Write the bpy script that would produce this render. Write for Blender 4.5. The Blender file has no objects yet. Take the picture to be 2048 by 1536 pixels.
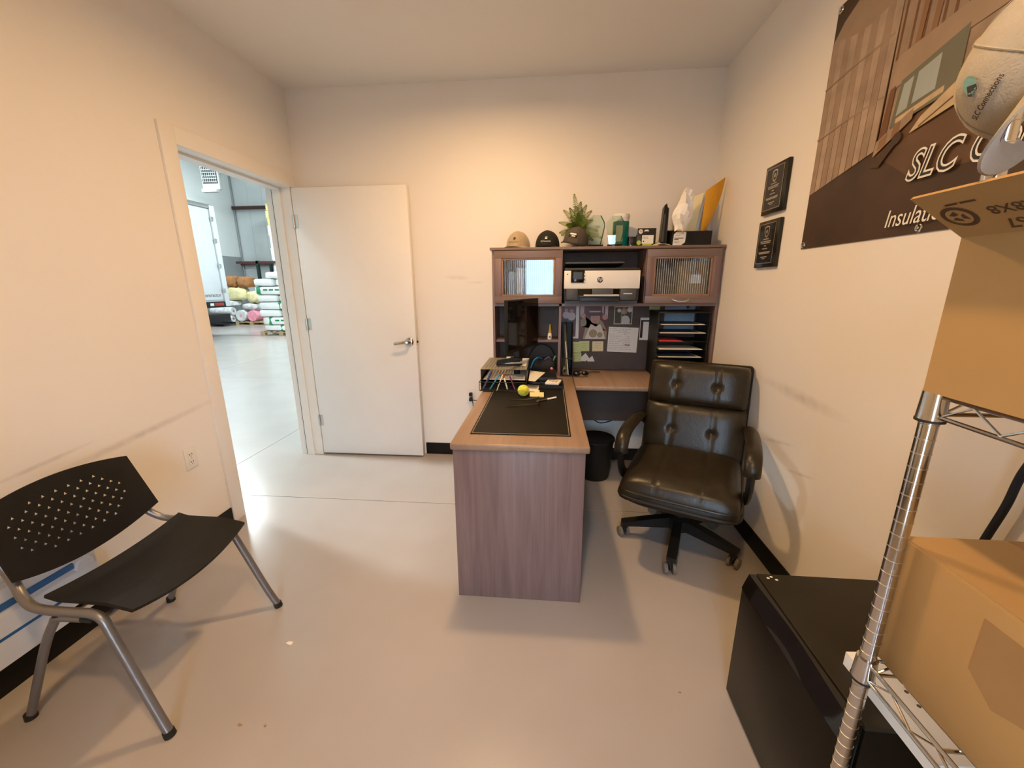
import bpy, bmesh, math, random
from mathutils import Vector, Matrix
random.seed(7)
SC = bpy.context.scene
COL = SC.collection
PI = math.pi

# ------------------------------------------------------------------ camera
F_PX = 798.08
YAW, PITCH, ROLL = 0.0909017, 0.2447287, 0.0056118
fw = Vector((-math.sin(YAW)*math.cos(PITCH), math.cos(YAW)*math.cos(PITCH), -math.sin(PITCH)))
rt = Vector((math.cos(YAW), math.sin(YAW), 0)); dn = fw.cross(rt)
r2 = rt*math.cos(ROLL) + dn*math.sin(ROLL); d2 = dn*math.cos(ROLL) - rt*math.sin(ROLL)
cam = bpy.data.cameras.new('camera'); cam.sensor_width = 36.0; cam.lens = F_PX/2048*36.0
cam.clip_start = 0.02; cam.clip_end = 200
co = bpy.data.objects.new('camera', cam); COL.objects.link(co)
m = Matrix((r2, -d2, -fw)).transposed().to_4x4(); m.translation = Vector((0, 0, 1.37))
co.matrix_world = m; SC.camera = co

# ------------------------------------------------------------------ world, exposure
w = bpy.data.worlds.new('daylight'); SC.world = w; w.use_nodes = True
bg = w.node_tree.nodes['Background']
bg.inputs[0].default_value = (0.56, 0.78, 1.0, 1); bg.inputs[1].default_value = 22.0
vs = SC.view_settings
vs.view_transform = 'Standard'; vs.look = 'None'; vs.exposure = 0.0; vs.gamma = 1.0; vs.use_curve_mapping = False
OFFICE_LAMP_W = 27.0
OFFICE_LAMP_COL = (1.0, 0.61, 0.27)
SHOP_LAMP_W = 345.0

cy = SC.cycles
cy.max_bounces = 6; cy.diffuse_bounces = 4; cy.glossy_bounces = 3; cy.transmission_bounces = 5; cy.transparent_max_bounces = 10
cy.caustics_reflective = False; cy.caustics_refractive = False
cy.use_adaptive_sampling = True; cy.adaptive_threshold = 0.09

# ------------------------------------------------------------------ materials
MATS = {}
def mk(name):
    mt = bpy.data.materials.new(name); mt.use_nodes = True
    MATS[name] = mt
    return mt, mt.node_tree, mt.node_tree.nodes['Principled BSDF']
def M(name, col, rough=.5, metal=0, var=.06, scale=8, bump=0, bscale=150, coat=0, sheen=0, trans=0, ior=1.45, emit=None, es=0, spec=.5):
    if name in MATS: return MATS[name]
    mt, nt, b = mk(name); N = nt.nodes; L = nt.links
    tc = N.new('ShaderNodeTexCoord')
    no = N.new('ShaderNodeTexNoise'); no.inputs['Scale'].default_value = scale; no.inputs['Detail'].default_value = 4
    L.new(tc.outputs['Object'], no.inputs['Vector'])
    rp = N.new('ShaderNodeValToRGB')
    rp.color_ramp.elements[0].position = .3; rp.color_ramp.elements[1].position = .7
    rp.color_ramp.elements[0].color = tuple(max(0, c*(1-var)) for c in col) + (1,)
    rp.color_ramp.elements[1].color = tuple(min(1, c*(1+var)) for c in col) + (1,)
    L.new(no.outputs['Fac'], rp.inputs['Fac']); L.new(rp.outputs['Color'], b.inputs['Base Color'])
    b.inputs['Roughness'].default_value = rough; b.inputs['Metallic'].default_value = metal
    b.inputs['Coat Weight'].default_value = coat; b.inputs['Sheen Weight'].default_value = sheen
    b.inputs['Transmission Weight'].default_value = trans; b.inputs['IOR'].default_value = ior
    b.inputs['Specular IOR Level'].default_value = spec
    if bump:
        n2 = N.new('ShaderNodeTexNoise'); n2.inputs['Scale'].default_value = bscale; n2.inputs['Detail'].default_value = 3
        L.new(tc.outputs['Object'], n2.inputs['Vector'])
        bp = N.new('ShaderNodeBump'); bp.inputs['Strength'].default_value = bump; bp.inputs['Distance'].default_value = .002
        L.new(n2.outputs['Fac'], bp.inputs['Height']); L.new(bp.outputs['Normal'], b.inputs['Normal'])
    if emit:
        b.inputs['Emission Color'].default_value = emit + (1,); b.inputs['Emission Strength'].default_value = es
    return mt
def wood(name, c1, c2, axis, rough=.42, freq=14, stretch=.06):
    mt, nt, b = mk(name); N = nt.nodes; L = nt.links
    tc = N.new('ShaderNodeTexCoord'); mp = N.new('ShaderNodeMapping')
    s = [freq]*3; s[axis] = freq*stretch; mp.inputs['Scale'].default_value = s
    L.new(tc.outputs['Object'], mp.inputs['Vector'])
    n1 = N.new('ShaderNodeTexNoise'); n1.inputs['Scale'].default_value = 1.0; n1.inputs['Detail'].default_value = 5; n1.inputs['Distortion'].default_value = 1.6
    L.new(mp.outputs[0], n1.inputs['Vector'])
    mp2 = N.new('ShaderNodeMapping'); s2 = [freq*14]*3; s2[axis] = freq*.35; mp2.inputs['Scale'].default_value = s2
    L.new(tc.outputs['Object'], mp2.inputs['Vector'])
    n2 = N.new('ShaderNodeTexNoise'); n2.inputs['Scale'].default_value = 1.0; n2.inputs['Detail'].default_value = 2
    L.new(mp2.outputs[0], n2.inputs['Vector'])
    mx = N.new('ShaderNodeMix'); mx.data_type = 'FLOAT'; mx.inputs[0].default_value = .3
    L.new(n1.outputs['Fac'], mx.inputs[2]); L.new(n2.outputs['Fac'], mx.inputs[3])
    rp = N.new('ShaderNodeValToRGB'); e = rp.color_ramp.elements
    e[0].position = .36; e[1].position = .64; e[0].color = c1 + (1,); e[1].color = c2 + (1,)
    L.new(mx.outputs[0], rp.inputs['Fac']); L.new(rp.outputs['Color'], b.inputs['Base Color'])
    b.inputs['Roughness'].default_value = rough
    return mt
def paint_wall(name, col, scuffs=()):
    """matt wall paint with roller texture; scuffs = list of (centre, along_dir, length, height)"""
    mt, nt, b = mk(name); N = nt.nodes; L = nt.links
    tc = N.new('ShaderNodeTexCoord')
    no = N.new('ShaderNodeTexNoise'); no.inputs['Scale'].default_value = 1.3; no.inputs['Detail'].default_value = 3
    L.new(tc.outputs['Object'], no.inputs['Vector'])
    rp = N.new('ShaderNodeValToRGB'); e = rp.color_ramp.elements
    e[0].color = tuple(c*.975 for c in col) + (1,); e[1].color = tuple(min(1, c*1.015) for c in col) + (1,)
    L.new(no.outputs['Fac'], rp.inputs['Fac'])
    last = rp.outputs['Color']
    for (cx, cy, cz), (sx, sy, sz), rot, dark in scuffs:
        mp = N.new('ShaderNodeMapping'); mp.vector_type = 'TEXTURE'
        mp.inputs['Location'].default_value = (cx, cy, cz); mp.inputs['Scale'].default_value = (sx, sy, sz); mp.inputs['Rotation'].default_value = rot
        L.new(tc.outputs['Object'], mp.inputs['Vector'])
        gr = N.new('ShaderNodeTexGradient'); gr.gradient_type = 'SPHERICAL'; L.new(mp.outputs[0], gr.inputs['Vector'])
        nn = N.new('ShaderNodeTexNoise'); nn.inputs['Scale'].default_value = 22; nn.inputs['Detail'].default_value = 5
        L.new(tc.outputs['Object'], nn.inputs['Vector'])
        mu = N.new('ShaderNodeMath'); mu.operation = 'MULTIPLY'; L.new(gr.outputs['Fac'], mu.inputs[0]); L.new(nn.outputs['Fac'], mu.inputs[1])
        m2 = N.new('ShaderNodeMath'); m2.operation = 'MULTIPLY'; L.new(mu.outputs[0], m2.inputs[0]); m2.inputs[1].default_value = dark
        mx = N.new('ShaderNodeMix'); mx.data_type = 'RGBA'; L.new(m2.outputs[0], mx.inputs[0]); L.new(last, mx.inputs[6])
        mx.inputs[7].default_value = (.16, .13, .11, 1); last = mx.outputs[2]
    L.new(last, b.inputs['Base Color'])
    n2 = N.new('ShaderNodeTexNoise'); n2.inputs['Scale'].default_value = 260; L.new(tc.outputs['Object'], n2.inputs['Vector'])
    bp = N.new('ShaderNodeBump'); bp.inputs['Strength'].default_value = .12; bp.inputs['Distance'].default_value = .001
    L.new(n2.outputs['Fac'], bp.inputs['Height']); L.new(bp.outputs['Normal'], b.inputs['Normal'])
    b.inputs['Roughness'].default_value = .55; b.inputs['Specular IOR Level'].default_value = .3
    return mt
def concrete(name):
    mt, nt, b = mk(name); N = nt.nodes; L = nt.links
    tc = N.new('ShaderNodeTexCoord')
    no = N.new('ShaderNodeTexNoise'); no.inputs['Scale'].default_value = 2.2; no.inputs['Detail'].default_value = 2.5; no.inputs['Roughness'].default_value = .5
    L.new(tc.outputs['Object'], no.inputs['Vector'])
    rp = N.new('ShaderNodeValToRGB'); e = rp.color_ramp.elements
    e[0].position = .25; e[1].position = .75
    e[0].color = (.385, .352, .332, 1); e[1].color = (.425, .392, .372, 1)
    L.new(no.outputs['Fac'], rp.inputs['Fac']); L.new(rp.outputs['Color'], b.inputs['Base Color'])
    b.inputs['Roughness'].default_value = .21
    return mt
def glass_sheet(name, tint=(1, 1, 1), ior=1.5, rough=.0):
    """thin sheet glass: fresnel mix of mirror and straight-through transmission"""
    mt = bpy.data.materials.new(name); mt.use_nodes = True; MATS[name] = mt
    nt = mt.node_tree; N = nt.nodes; L = nt.links; N.remove(N['Principled BSDF'])
    tr = N.new('ShaderNodeBsdfTransparent'); tr.inputs[0].default_value = tint + (1,)
    gl = N.new('ShaderNodeBsdfGlossy'); gl.inputs['Roughness'].default_value = rough
    fr = N.new('ShaderNodeFresnel'); fr.inputs['IOR'].default_value = ior
    mx = N.new('ShaderNodeMixShader'); L.new(fr.outputs[0], mx.inputs[0]); L.new(tr.outputs[0], mx.inputs[1]); L.new(gl.outputs[0], mx.inputs[2])
    L.new(mx.outputs[0], N['Material Output'].inputs['Surface'])
    return mt

# ------------------------------------------------------------------ mesh helpers
def bmn(): return bmesh.new()
def box(bm, x0, x1, y0, y1, z0, z1, b=0, seg=2, mat=None):
    mt = Matrix.Translation(((x0+x1)/2, (y0+y1)/2, (z0+z1)/2)) @ Matrix.Diagonal((abs(x1-x0), abs(y1-y0), abs(z1-z0), 1))
    if mat is not None: mt = mat @ mt
    r = bmesh.ops.create_cube(bm, size=1, matrix=mt)
    if b:
        es = set()
        for v in r['verts']: es.update(v.link_edges)
        bmesh.ops.bevel(bm, geom=list(es), offset=b, segments=seg, affect='EDGES', profile=.5)
    return bm
def axes(o, r, u):
    r = Vector(r).normalized(); u = Vector(u); n = r.cross(u).normalized(); u = n.cross(r)
    mt = Matrix((r, u, n)).transposed().to_4x4(); mt.translation = Vector(o); return mt
def frame_z(p0, p1):
    d = (Vector(p1)-Vector(p0)).normalized()
    a = Vector((1, 0, 0)) if abs(d.x) < .9 else Vector((0, 1, 0))
    x = a.cross(d).normalized(); y = d.cross(x)
    mt = Matrix((x, y, d)).transposed().to_4x4(); mt.translation = Vector(p0); return mt
def cyl(bm, p0, p1, r0, r1=None, n=16, caps=True):
    r1 = r0 if r1 is None else r1
    h = (Vector(p1)-Vector(p0)).length
    mt = frame_z(p0, p1) @ Matrix.Translation((0, 0, h/2))
    bmesh.ops.create_cone(bm, cap_ends=caps, cap_tris=False, segments=n, radius1=r0, radius2=r1, depth=h, matrix=mt)
    return bm
def sph(bm, c, r, s=(1, 1, 1), u=16, v=10, mat=None):
    mt = Matrix.Translation(c) @ Matrix.Diagonal((s[0], s[1], s[2], 1))
    if mat is not None: mt = mat @ mt
    bmesh.ops.create_uvsphere(bm, u_segments=u, v_segments=v, radius=r, matrix=mt); return bm
def spline(pts, k=6, closed=False):
    P = [Vector(p) for p in pts]; n = len(P); out = []
    rng = range(n if closed else n-1)
    for i in rng:
        if closed: a, b, c, d = P[i-1], P[i], P[(i+1) % n], P[(i+2) % n]
        else: a, b, c, d = P[max(i-1, 0)], P[i], P[i+1], P[min(i+2, n-1)]
        for j in range(k):
            t = j/k
            out.append(.5*((2*b)+(c-a)*t+(2*a-5*b+4*c-d)*t*t+(3*b-a-3*c+d)*t**3))
    if not closed: out.append(P[-1])
    return out
def tube(bm, pts, r, n=10, sx=1, sy=1, up=None, caps=True, closed=False):
    P = [Vector(p) for p in pts]; k = len(P); rings = []
    rad = r if isinstance(r, (list, tuple)) else [r]*k
    prev = None
    for i in range(k):
        if closed: t = (P[(i+1) % k]-P[i-1]).normalized()
        else: t = (P[min(i+1, k-1)]-P[max(i-1, 0)]).normalized()
        if prev is None:
            a = Vector(up) if up else (Vector((0, 0, 1)) if abs(t.z) < .9 else Vector((0, 1, 0)))
            x = (a - t*a.dot(t)).normalized()
        else:
            x = (prev - t*prev.dot(t)).normalized()
        prev = x; y = t.cross(x)
        rings.append([bm.verts.new(P[i]+x*math.cos(q*2*PI/n)*rad[i]*sx+y*math.sin(q*2*PI/n)*rad[i]*sy) for q in range(n)])
    for i in range(k if closed else k-1):
        A, B = rings[i], rings[(i+1) % k]
        for q in range(n): bm.faces.new((A[q], A[(q+1) % n], B[(q+1) % n], B[q]))
    if caps and not closed:
        bm.faces.new(rings[0][::-1]); bm.faces.new(rings[-1])
    return bm
def lathe(bm, prof, n=24, mat=None):
    mat = mat or Matrix(); rings = []
    for r, z in prof:
        rings.append([bm.verts.new(mat @ Vector((max(r, 1e-5)*math.cos(i*2*PI/n), max(r, 1e-5)*math.sin(i*2*PI/n), z))) for i in range(n)])
    for a in range(len(rings)-1):
        for i in range(n): bm.faces.new((rings[a][i], rings[a][(i+1) % n], rings[a+1][(i+1) % n], rings[a+1][i]))
    if prof[0][0] > 1e-4: bm.faces.new(rings[0][::-1])
    if prof[-1][0] > 1e-4: bm.faces.new(rings[-1])
    return bm
def prism(bm, pts, vec):
    vec = Vector(vec); A = [bm.verts.new(Vector(p)) for p in pts]; B = [bm.verts.new(Vector(p)+vec) for p in pts]; n = len(A)
    bm.faces.new(A[::-1]); bm.faces.new(B)
    for i in range(n): bm.faces.new((A[i], A[(i+1) % n], B[(i+1) % n], B[i]))
    return bm
def thicken(bm, fs, th):
    bmesh.ops.recalc_face_normals(bm, faces=fs); bm.normal_update()
    bmesh.ops.solidify(bm, geom=fs, thickness=th)
def sheet(bm, fn, nu, nv, th, holes=None, hs=.3):
    V = [[bm.verts.new(Vector(fn(i/nu, j/nv))) for j in range(nv+1)] for i in range(nu+1)]; fs = []
    for i in range(nu):
        for j in range(nv):
            q = [V[i][j], V[i+1][j], V[i+1][j+1], V[i][j+1]]
            h = holes(i, j) if holes else None
            if not h: fs.append(bm.faces.new(q)); continue
            cu, cv = (i+.5)/nu, (j+.5)/nv
            if h == 'sq':
                I = [bm.verts.new(Vector(fn(cu+a*hs/nu, cv+b*hs/nv))) for a, b in ((-1, -1), (1, -1), (1, 1), (-1, 1))]
                for k in range(4): fs.append(bm.faces.new((q[k], q[(k+1) % 4], I[(k+1) % 4], I[k])))
            else:
                I = [bm.verts.new(Vector(fn(cu+a*hs/nu, cv+b*hs/nv))) for a, b in ((-1, -.8), (1, -.8), (0, 1))]
                fs += [bm.faces.new((q[0], q[1], I[1], I[0])), bm.faces.new((q[1], q[2], I[1])), bm.faces.new((q[2], I[2], I[1])),
                       bm.faces.new((q[2], q[3], I[2])), bm.faces.new((q[3], I[0], I[2])), bm.faces.new((q[3], q[0], I[0]))]
    if th: thicken(bm, fs, th)
    return bm
def W(o):
    return (W(o.parent) @ o.matrix_basis) if o.parent else o.matrix_basis.copy()
def finish(bm, ang=38):
    bmesh.ops.recalc_face_normals(bm, faces=bm.faces)
    me = bpy.data.meshes.new('m'); bm.to_mesh(me); bm.free()
    me.polygons.foreach_set('use_smooth', [True]*len(me.polygons))
    me.set_sharp_from_angle(angle=math.radians(ang)); return me
def ob(name, bm, mat, parent=None, local=False, ang=38, kind=None):
    me = finish(bm, ang) if isinstance(bm, bmesh.types.BMesh) else bm
    me.name = name
    for mm in (mat if isinstance(mat, (list, tuple)) else [mat]):
        me.materials.append(MATS[mm] if isinstance(mm, str) else mm)
    o = bpy.data.objects.new(name, me); COL.objects.link(o)
    if parent:
        o.parent = parent
        if not local: o.matrix_basis = W(parent).inverted()
    if kind: o['kind'] = kind
    return o
def tag(o, label, cat, group=None, kind=None):
    o['label'] = label; o['category'] = cat
    if group: o['group'] = group
    if kind: o['kind'] = kind
    return o
def thing(name, label, cat, loc=(0, 0, 0), rotz=0, group=None, kind=None):
    o = bpy.data.objects.new(name, None); COL.objects.link(o)
    o.location = loc; o.rotation_euler = (0, 0, rotz); o.empty_display_size = .1
    return tag(o, label, cat, group, kind)
def dup(root, loc, rotz=None, label=None):
    r = root.copy(); COL.objects.link(r); r.location = loc
    if rotz is not None: r.rotation_euler = (0, 0, rotz)
    if label: r['label'] = label
    for ch in list(root.children):
        c = ch.copy(); COL.objects.link(c); c.parent = r
        for g in list(ch.children):
            d = g.copy(); COL.objects.link(d); d.parent = c
    return r
def struct(name, bm, mat, label, cat, parent=None):
    o = ob(name, bm, mat, parent)
    if not parent: tag(o, label, cat, kind='structure')
    return o
def text(name, s, size, mat, parent, fr, shear=0, offset=0, align='LEFT', ext=.0002, sx=1.0, lift=.0006, local=False, spacing=1.0):
    cu = bpy.data.curves.new('t', 'FONT'); cu.body = s; cu.size = size; cu.shear = shear; cu.offset = offset
    cu.align_x = align; cu.extrude = ext; cu.resolution_u = 4; cu.space_character = spacing
    t = bpy.data.objects.new('t', cu); COL.objects.link(t)
    bpy.context.view_layer.update()
    dg = bpy.context.evaluated_depsgraph_get()
    me = bpy.data.meshes.new_from_object(t.evaluated_get(dg))
    bpy.data.objects.remove(t); bpy.data.curves.remove(cu)
    me.transform(fr @ Matrix.Translation((0, 0, lift)) @ Matrix.Diagonal((sx, 1, 1, 1)))
    me.materials.clear()
    return ob(name, me, mat, parent, local)
def flat(name, items, parent, fr, lift=.0006, step=.00012, local=False):
    """flat print: items = [(material, [(u, v), ...])], stacked in order in hair-thin layers on the plane fr"""
    me = bpy.data.meshes.new(name); vs_, fs_, mi, names = [], [], [], []
    for k, (mt, pts) in enumerate(items):
        if mt not in names: names.append(mt)
        b = len(vs_)
        vs_ += [fr @ Vector((u, v, lift+step*k)) for u, v in pts]
        fs_.append(list(range(b, b+len(pts)))); mi.append(names.index(mt))
    me.from_pydata(vs_, [], fs_); me.polygons.foreach_set('material_index', mi); me.update()
    return ob(name, me, names, parent, local)
def rect(u0, v0, u1, v1): return [(u0, v0), (u1, v0), (u1, v1), (u0, v1)]
def disc(u, v, r, n=20, sy=1): return [(u+r*math.cos(i*2*PI/n), v+r*sy*math.sin(i*2*PI/n)) for i in range(n)]

# palette
M('white_trim', (.80, .78, .74), .4, var=.02)
M('door_paint', (.82, .80, .77), .38, var=.02, scale=3)
M('black_vinyl', (.005, .0045, .0045), .5, var=.2, spec=.3)
M('chrome', (.56, .55, .54), .13, 1, var=.02)
M('satin_metal', (.62, .60, .57), .3, 1, var=.04)
M('black_plastic', (.009, .009, .0095), .45, var=.15, spec=.35)
M('black_gloss', (.004, .004, .0045), .07, var=.1)
M('white_plastic', (.78, .77, .74), .4, var=.02)
M('paper', (.80, .79, .76), .8, var=.02)
M('cardboard', (.385, .235, .092), .82, var=.06, scale=5, bump=.15, bscale=90)
M('cardboard_inner', (.40, .26, .14), .85, var=.06)
M('ink', (.03, .03, .035), .7)
M('ink_white', (.85, .84, .80), .6, var=.01)
M('ink_brown', (.075, .042, .022), .7)
# ------------------------------------------------------------------ room shell
XL, XR, YB, YR, ZC = -1.855, 1.10, 3.03, -1.05, 2.69
WX = -2.03                        # warehouse side of the left wall
OY0, OY1, OZ = 2.04, 2.945, 2.05  # clear door opening
concrete('floor_paint')
M('joint', (.10, .09, .085), .9)
fl = struct('floor', box(bmn(), -14.5, 1.3, -4, 17, -.12, -.004), 'joint', 'light grey painted concrete floor running on into the warehouse', 'floor')
xs = [-14.5, -8.62, -5.5, -2.427, 1.3]; ys = [-4, -.7, 2.262, 5.6, 9.2, 13, 17]
for i in range(4):
    for j in range(6):
        ob('slab', box(bmn(), xs[i]+.0022, xs[i+1]-.0022, ys[j]+.0022, ys[j+1]-.0022, -.06, 0), 'floor_paint', fl)
WALLC = (.845, .81, .765)
paint_wall('wall_paint_left', WALLC, [((-1.855, 1.55, .71), (1, .55, .022), (.10, 0, 0), .5), ((-1.855, 1.2, .735), (1, .2, .012), (.1, 0, 0), .5), ((-1.855, 1.05, .20), (1, .5, .3), (0, 0, 0), .22)])
paint_wall('wall_paint_back', WALLC, [((-.68, 3.03, 1.42), (.11, 1, .02), (0, .06, 0), .35), ((-.55, 3.03, 1.385), (.09, 1, .01), (0, 0, 0), .3)])
paint_wall('wall_paint_right', WALLC, [((1.1, 1.80, .885), (1, .34, .035), (.03, 0, 0), .5), ((1.1, 1.90, .63), (1, .16, .012), (-.25, 0, 0), .5), ((1.1, 1.70, .56), (1, .12, .01), (-.25, 0, 0), .5)])
paint_wall('ceiling_paint', (.84, .825, .79))
bm = bmn()
box(bm, WX, XL, -1.2, OY0-.02, 0, ZC+.05); box(bm, WX, XL, OY0-.02, OY1+.02, OZ+.02, ZC+.05); box(bm, WX, XL, OY1+.02, YB+.15, 0, ZC+.05)
struct('wall_left', bm, 'wall_paint_left', 'cream painted wall with the open doorway', 'wall')
struct('wall_back', box(bmn(), XL, XR+.12, YB, YB+.15, 0, ZC+.05), 'wall_paint_back', 'cream painted wall behind the desk hutch', 'wall')
struct('wall_right', box(bmn(), XR, XR+.12, YR-.12, YB, 0, ZC+.05), 'wall_paint_right', 'cream painted wall with banner and two plaques', 'wall')
wx0, wx1, wz0, wz1 = -.40, .12, .12, 2.15
bm = bmn()
box(bm, XL, wx0, YR-.12, YR, 0, ZC+.05); box(bm, wx1, XR, YR-.12, YR, 0, ZC+.05)
box(bm, wx0, wx1, YR-.12, YR, 0, wz0); box(bm, wx0, wx1, YR-.12, YR, wz1, ZC+.05)
struct('wall_rear', bm, 'wall_paint_back', 'cream painted wall with a window behind the viewer', 'wall')
struct('ceiling', box(bmn(), XL, XR, YR, YB, ZC, ZC+.05), 'ceiling_paint', 'plain white painted office ceiling', 'ceiling')
wn = struct('window_1', box(bmn(), wx0+.03, wx1-.03, YR-.075, YR-.068, wz0+.03, wz1-.03), glass_sheet('window_glass'), 'tall full height window in the wall behind the viewer', 'window')
bm = bmn()
for a in ((wx0, wx0+.035), (wx1-.035, wx1)): box(bm, a[0], a[1], YR-.1, YR-.04, wz0, wz1)
for a in ((wz0, wz0+.035), (wz1-.035, wz1)): box(bm, wx0+.035, wx1-.035, YR-.1, YR-.04, a[0], a[1])
ob('window_frame', bm, 'white_trim', wn)
M('yard_gravel', (.26, .25, .24), .9, var=.2, scale=3)
struct('ground', box(bmn(), -25, 25, -45, -4.16, -.2, -.05), 'yard_gravel', 'grey gravel yard outside the window behind the viewer', 'ground')
# baseboards
bh = .098
struct('baseboard_back', box(bmn(), -.995, XR, YB-.007, YB, 0, bh), 'black_vinyl', 'black vinyl base along the back wall', 'baseboard')
struct('baseboard_right', box(bmn(), XR-.007, XR, YR, YB-.007, 0, bh), 'black_vinyl', 'black vinyl base along the right wall', 'baseboard')
struct('baseboard_left', box(bmn(), XL, XL+.007, YR, 1.955, 0, bh), 'black_vinyl', 'black vinyl base along the left wall', 'baseboard')
# door casing
paint_wall('casing_paint', WALLC)
tr = thing('trim_1', 'flat painted casing and white jamb around the open doorway', 'door frame', (XL, 1.955, 0), kind='structure')
ob('casing_side', box(bmn(), XL, XL+.015, 1.955, OY0, 0, OZ+.082, .002), 'casing_paint', tr)
ob('casing_head', box(bmn(), XL, XL+.015, OY0, 2.99, OZ, OZ+.082, .002), 'casing_paint', tr)
ob('jamb_near', box(bmn(), WX-.01, XL+.001, OY0-.02, OY0, 0, OZ), 'white_trim', tr)
ob('jamb_far', box(bmn(), WX-.01, XL+.001, OY1, OY1+.02, 0, OZ), 'white_trim', tr)
ob('jamb_head', box(bmn(), WX-.01, XL+.001, OY0-.02, OY1+.02, OZ, OZ+.02), 'white_trim', tr)
ob('stop_head', box(bmn(), -1.985, -1.925, OY0, OY1, OZ-.013, OZ), 'white_trim', tr)
ob('stop_far', box(bmn(), -1.985, -1.925, OY1-.013, OY1, 0, OZ-.013), 'white_trim', tr)
ob('seal_far', box(bmn(), -1.991, -1.985, OY1-.010, OY1, 0, OZ-.013), 'black_vinyl', tr)
ob('stop_near', box(bmn(), -1.985, -1.925, OY0, OY0+.013, 0, OZ-.013), 'white_trim', tr)
ob('strike_plate', box(bmn(), -1.915, -1.875, OY0, OY0+.0015, .92, .98), 'satin_metal', tr)
# door leaf, swung back against the rear wall
d = tag(ob('door_1', box(bmn(), -1.850, -1.000, 2.948, 2.992, .014, 2.047, .002), 'door_paint'), 'flat white door standing open against the back wall', 'door', kind='structure')
for z in (.30, 1.08, 1.82):
    h = ob('hinge', cyl(bmn(), (-1.851, 2.941, z-.045), (-1.851, 2.941, z+.045), .008, n=10), 'satin_metal', d)
    ob('hinge_leaf', box(bmn(), -1.846, -1.822, 2.9455, 2.948, z-.045, z+.045), 'satin_metal', h)
hb = bmn(); lathe(hb, [(.033, 0), (.033, .006), (.028, .011), (.014, .013), (.013, .045), (.0001, .045)], 24, axes((-1.052, 2.948, .948), (1, 0, 0), (0, 0, 1)) )
hd = ob('handle', hb, 'chrome', d)
tb = bmn(); tube(tb, spline([(-1.052, 2.905, .948), (-1.075, 2.899, .948), (-1.11, 2.897, .945), (-1.155, 2.90, .938)], 5), .0105, 10, sx=1.1, sy=.7)
ob('lever', tb, 'chrome', hd)
ob('latch_plate', box(bmn(), -1.0005, -.9985, 2.958, 2.982, .918, .978), 'satin_metal', d)
ob('latch_bolt', box(bmn(), -.9985, -.991, 2.963, 2.977, .94, .955), 'black_plastic', d)

# office ceiling lamps: surface LED discs on the centre line of the room
M('lamp_lens', (.9, .88, .84), .5, emit=(1.0, .66, .34), es=26)
def ceiling_lamp(x, y, label):
    t = thing('ceiling_lamp', label, 'ceiling lamp', (x, y, ZC), group='round ceiling lamps')
    b = bmn(); lathe(b, [(.098, 0), (.098, -.012), (.09, -.02), (.075, -.022), (.075, -.016), (.0001, -.016)], 32)
    ob('trim_ring', b, 'white_trim', t, True)
    b = bmn(); lathe(b, [(.074, -.017), (.06, -.026), (.035, -.030), (.0001, -.031)], 32)
    ob('lens', b, 'lamp_lens', t, True)
    l = bpy.data.lights.new('lamp_light', 'AREA'); l.shape = 'DISK'; l.size = .13; l.spread = math.radians(170); l.energy = OFFICE_LAMP_W; l.color = OFFICE_LAMP_COL
    lo = bpy.data.objects.new('lamp_light', l); COL.objects.link(lo); lo.parent = t; lo.location = (0, 0, -.036)
ceiling_lamp(-.38, 1.94, 'round white ceiling lamp nearest the back wall')
ceiling_lamp(-.12, .05, 'round white ceiling lamp above the viewer')

# ------------------------------------------------------------------ warehouse beyond the door
paint_wall('shop_wall', (.80, .83, .82)); paint_wall('shop_panel', (.66, .69, .70)); paint_wall('shop_grey', (.33, .35, .36))
M('girt_red', (.055, .018, .014), .5); M('rack_green', (.006, .022, .016), .5)
SZ = 6.2
bm = bmn(); box(bm, WX-.001, XL, YB+.15, 15.6, 0, SZ); box(bm, WX-.001, XL, -1.2, YB+.15, ZC+.05, SZ); box(bm, WX-.001, XL, -4, -1.2, 0, SZ)
struct('wall_warehouse_partition', bm, 'shop_wall', 'white warehouse side of the office partition', 'wall')
struct('wall_warehouse_back', box(bmn(), -14.4, WX, 15.5, 15.65, 0, SZ), 'shop_panel', 'pale metal panel wall at the back of the warehouse', 'wall')
ws = struct('wall_warehouse_side', box(bmn(), -12.3, -12.1, -4, 15.5, 0, SZ), 'shop_wall', 'white warehouse side wall with grey lower band', 'wall')
ob('wainscot', box(bmn(), -12.1, -12.088, -4, 15.5, 0, 2.46), 'shop_grey', ws)
struct('wall_warehouse_front', box(bmn(), -12.3, WX, -4.15, -4, 0, SZ), 'shop_wall', 'white warehouse wall out of view', 'wall')
struct('ceiling_warehouse', box(bmn(), -12.3, XL, -4.1, 15.6, SZ, SZ+.1), 'shop_wall', 'white warehouse ceiling', 'ceiling')
wbk = bpy.data.objects['wall_warehouse_back']
for x in (-11.5, -10.93, -10.35, -9.75):
    ob('panel_seam', box(bmn(), x-.012, x+.012, 15.488, 15.5, 0, SZ), 'shop_panel', wbk)
for z, n in ((4.28, 'upper'), (2.26, 'lower')):
    b = bmn(); box(b, -12.05, -2.1, 15.30, 15.5, z-.02, z+.02); box(b, -12.05, -2.1, 15.30, 15.33, z-.1, z-.02)
    ob('girt', b, 'girt_red', wbk)
cb = bmn(); tube(cb, [(-12.06, 15.44, 0), (-12.06, 15.44, 2.4), (-12.085, 15.46, SZ)], .03, 8)
ob('corner_angle', cb, 'shop_grey', ws)
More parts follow.
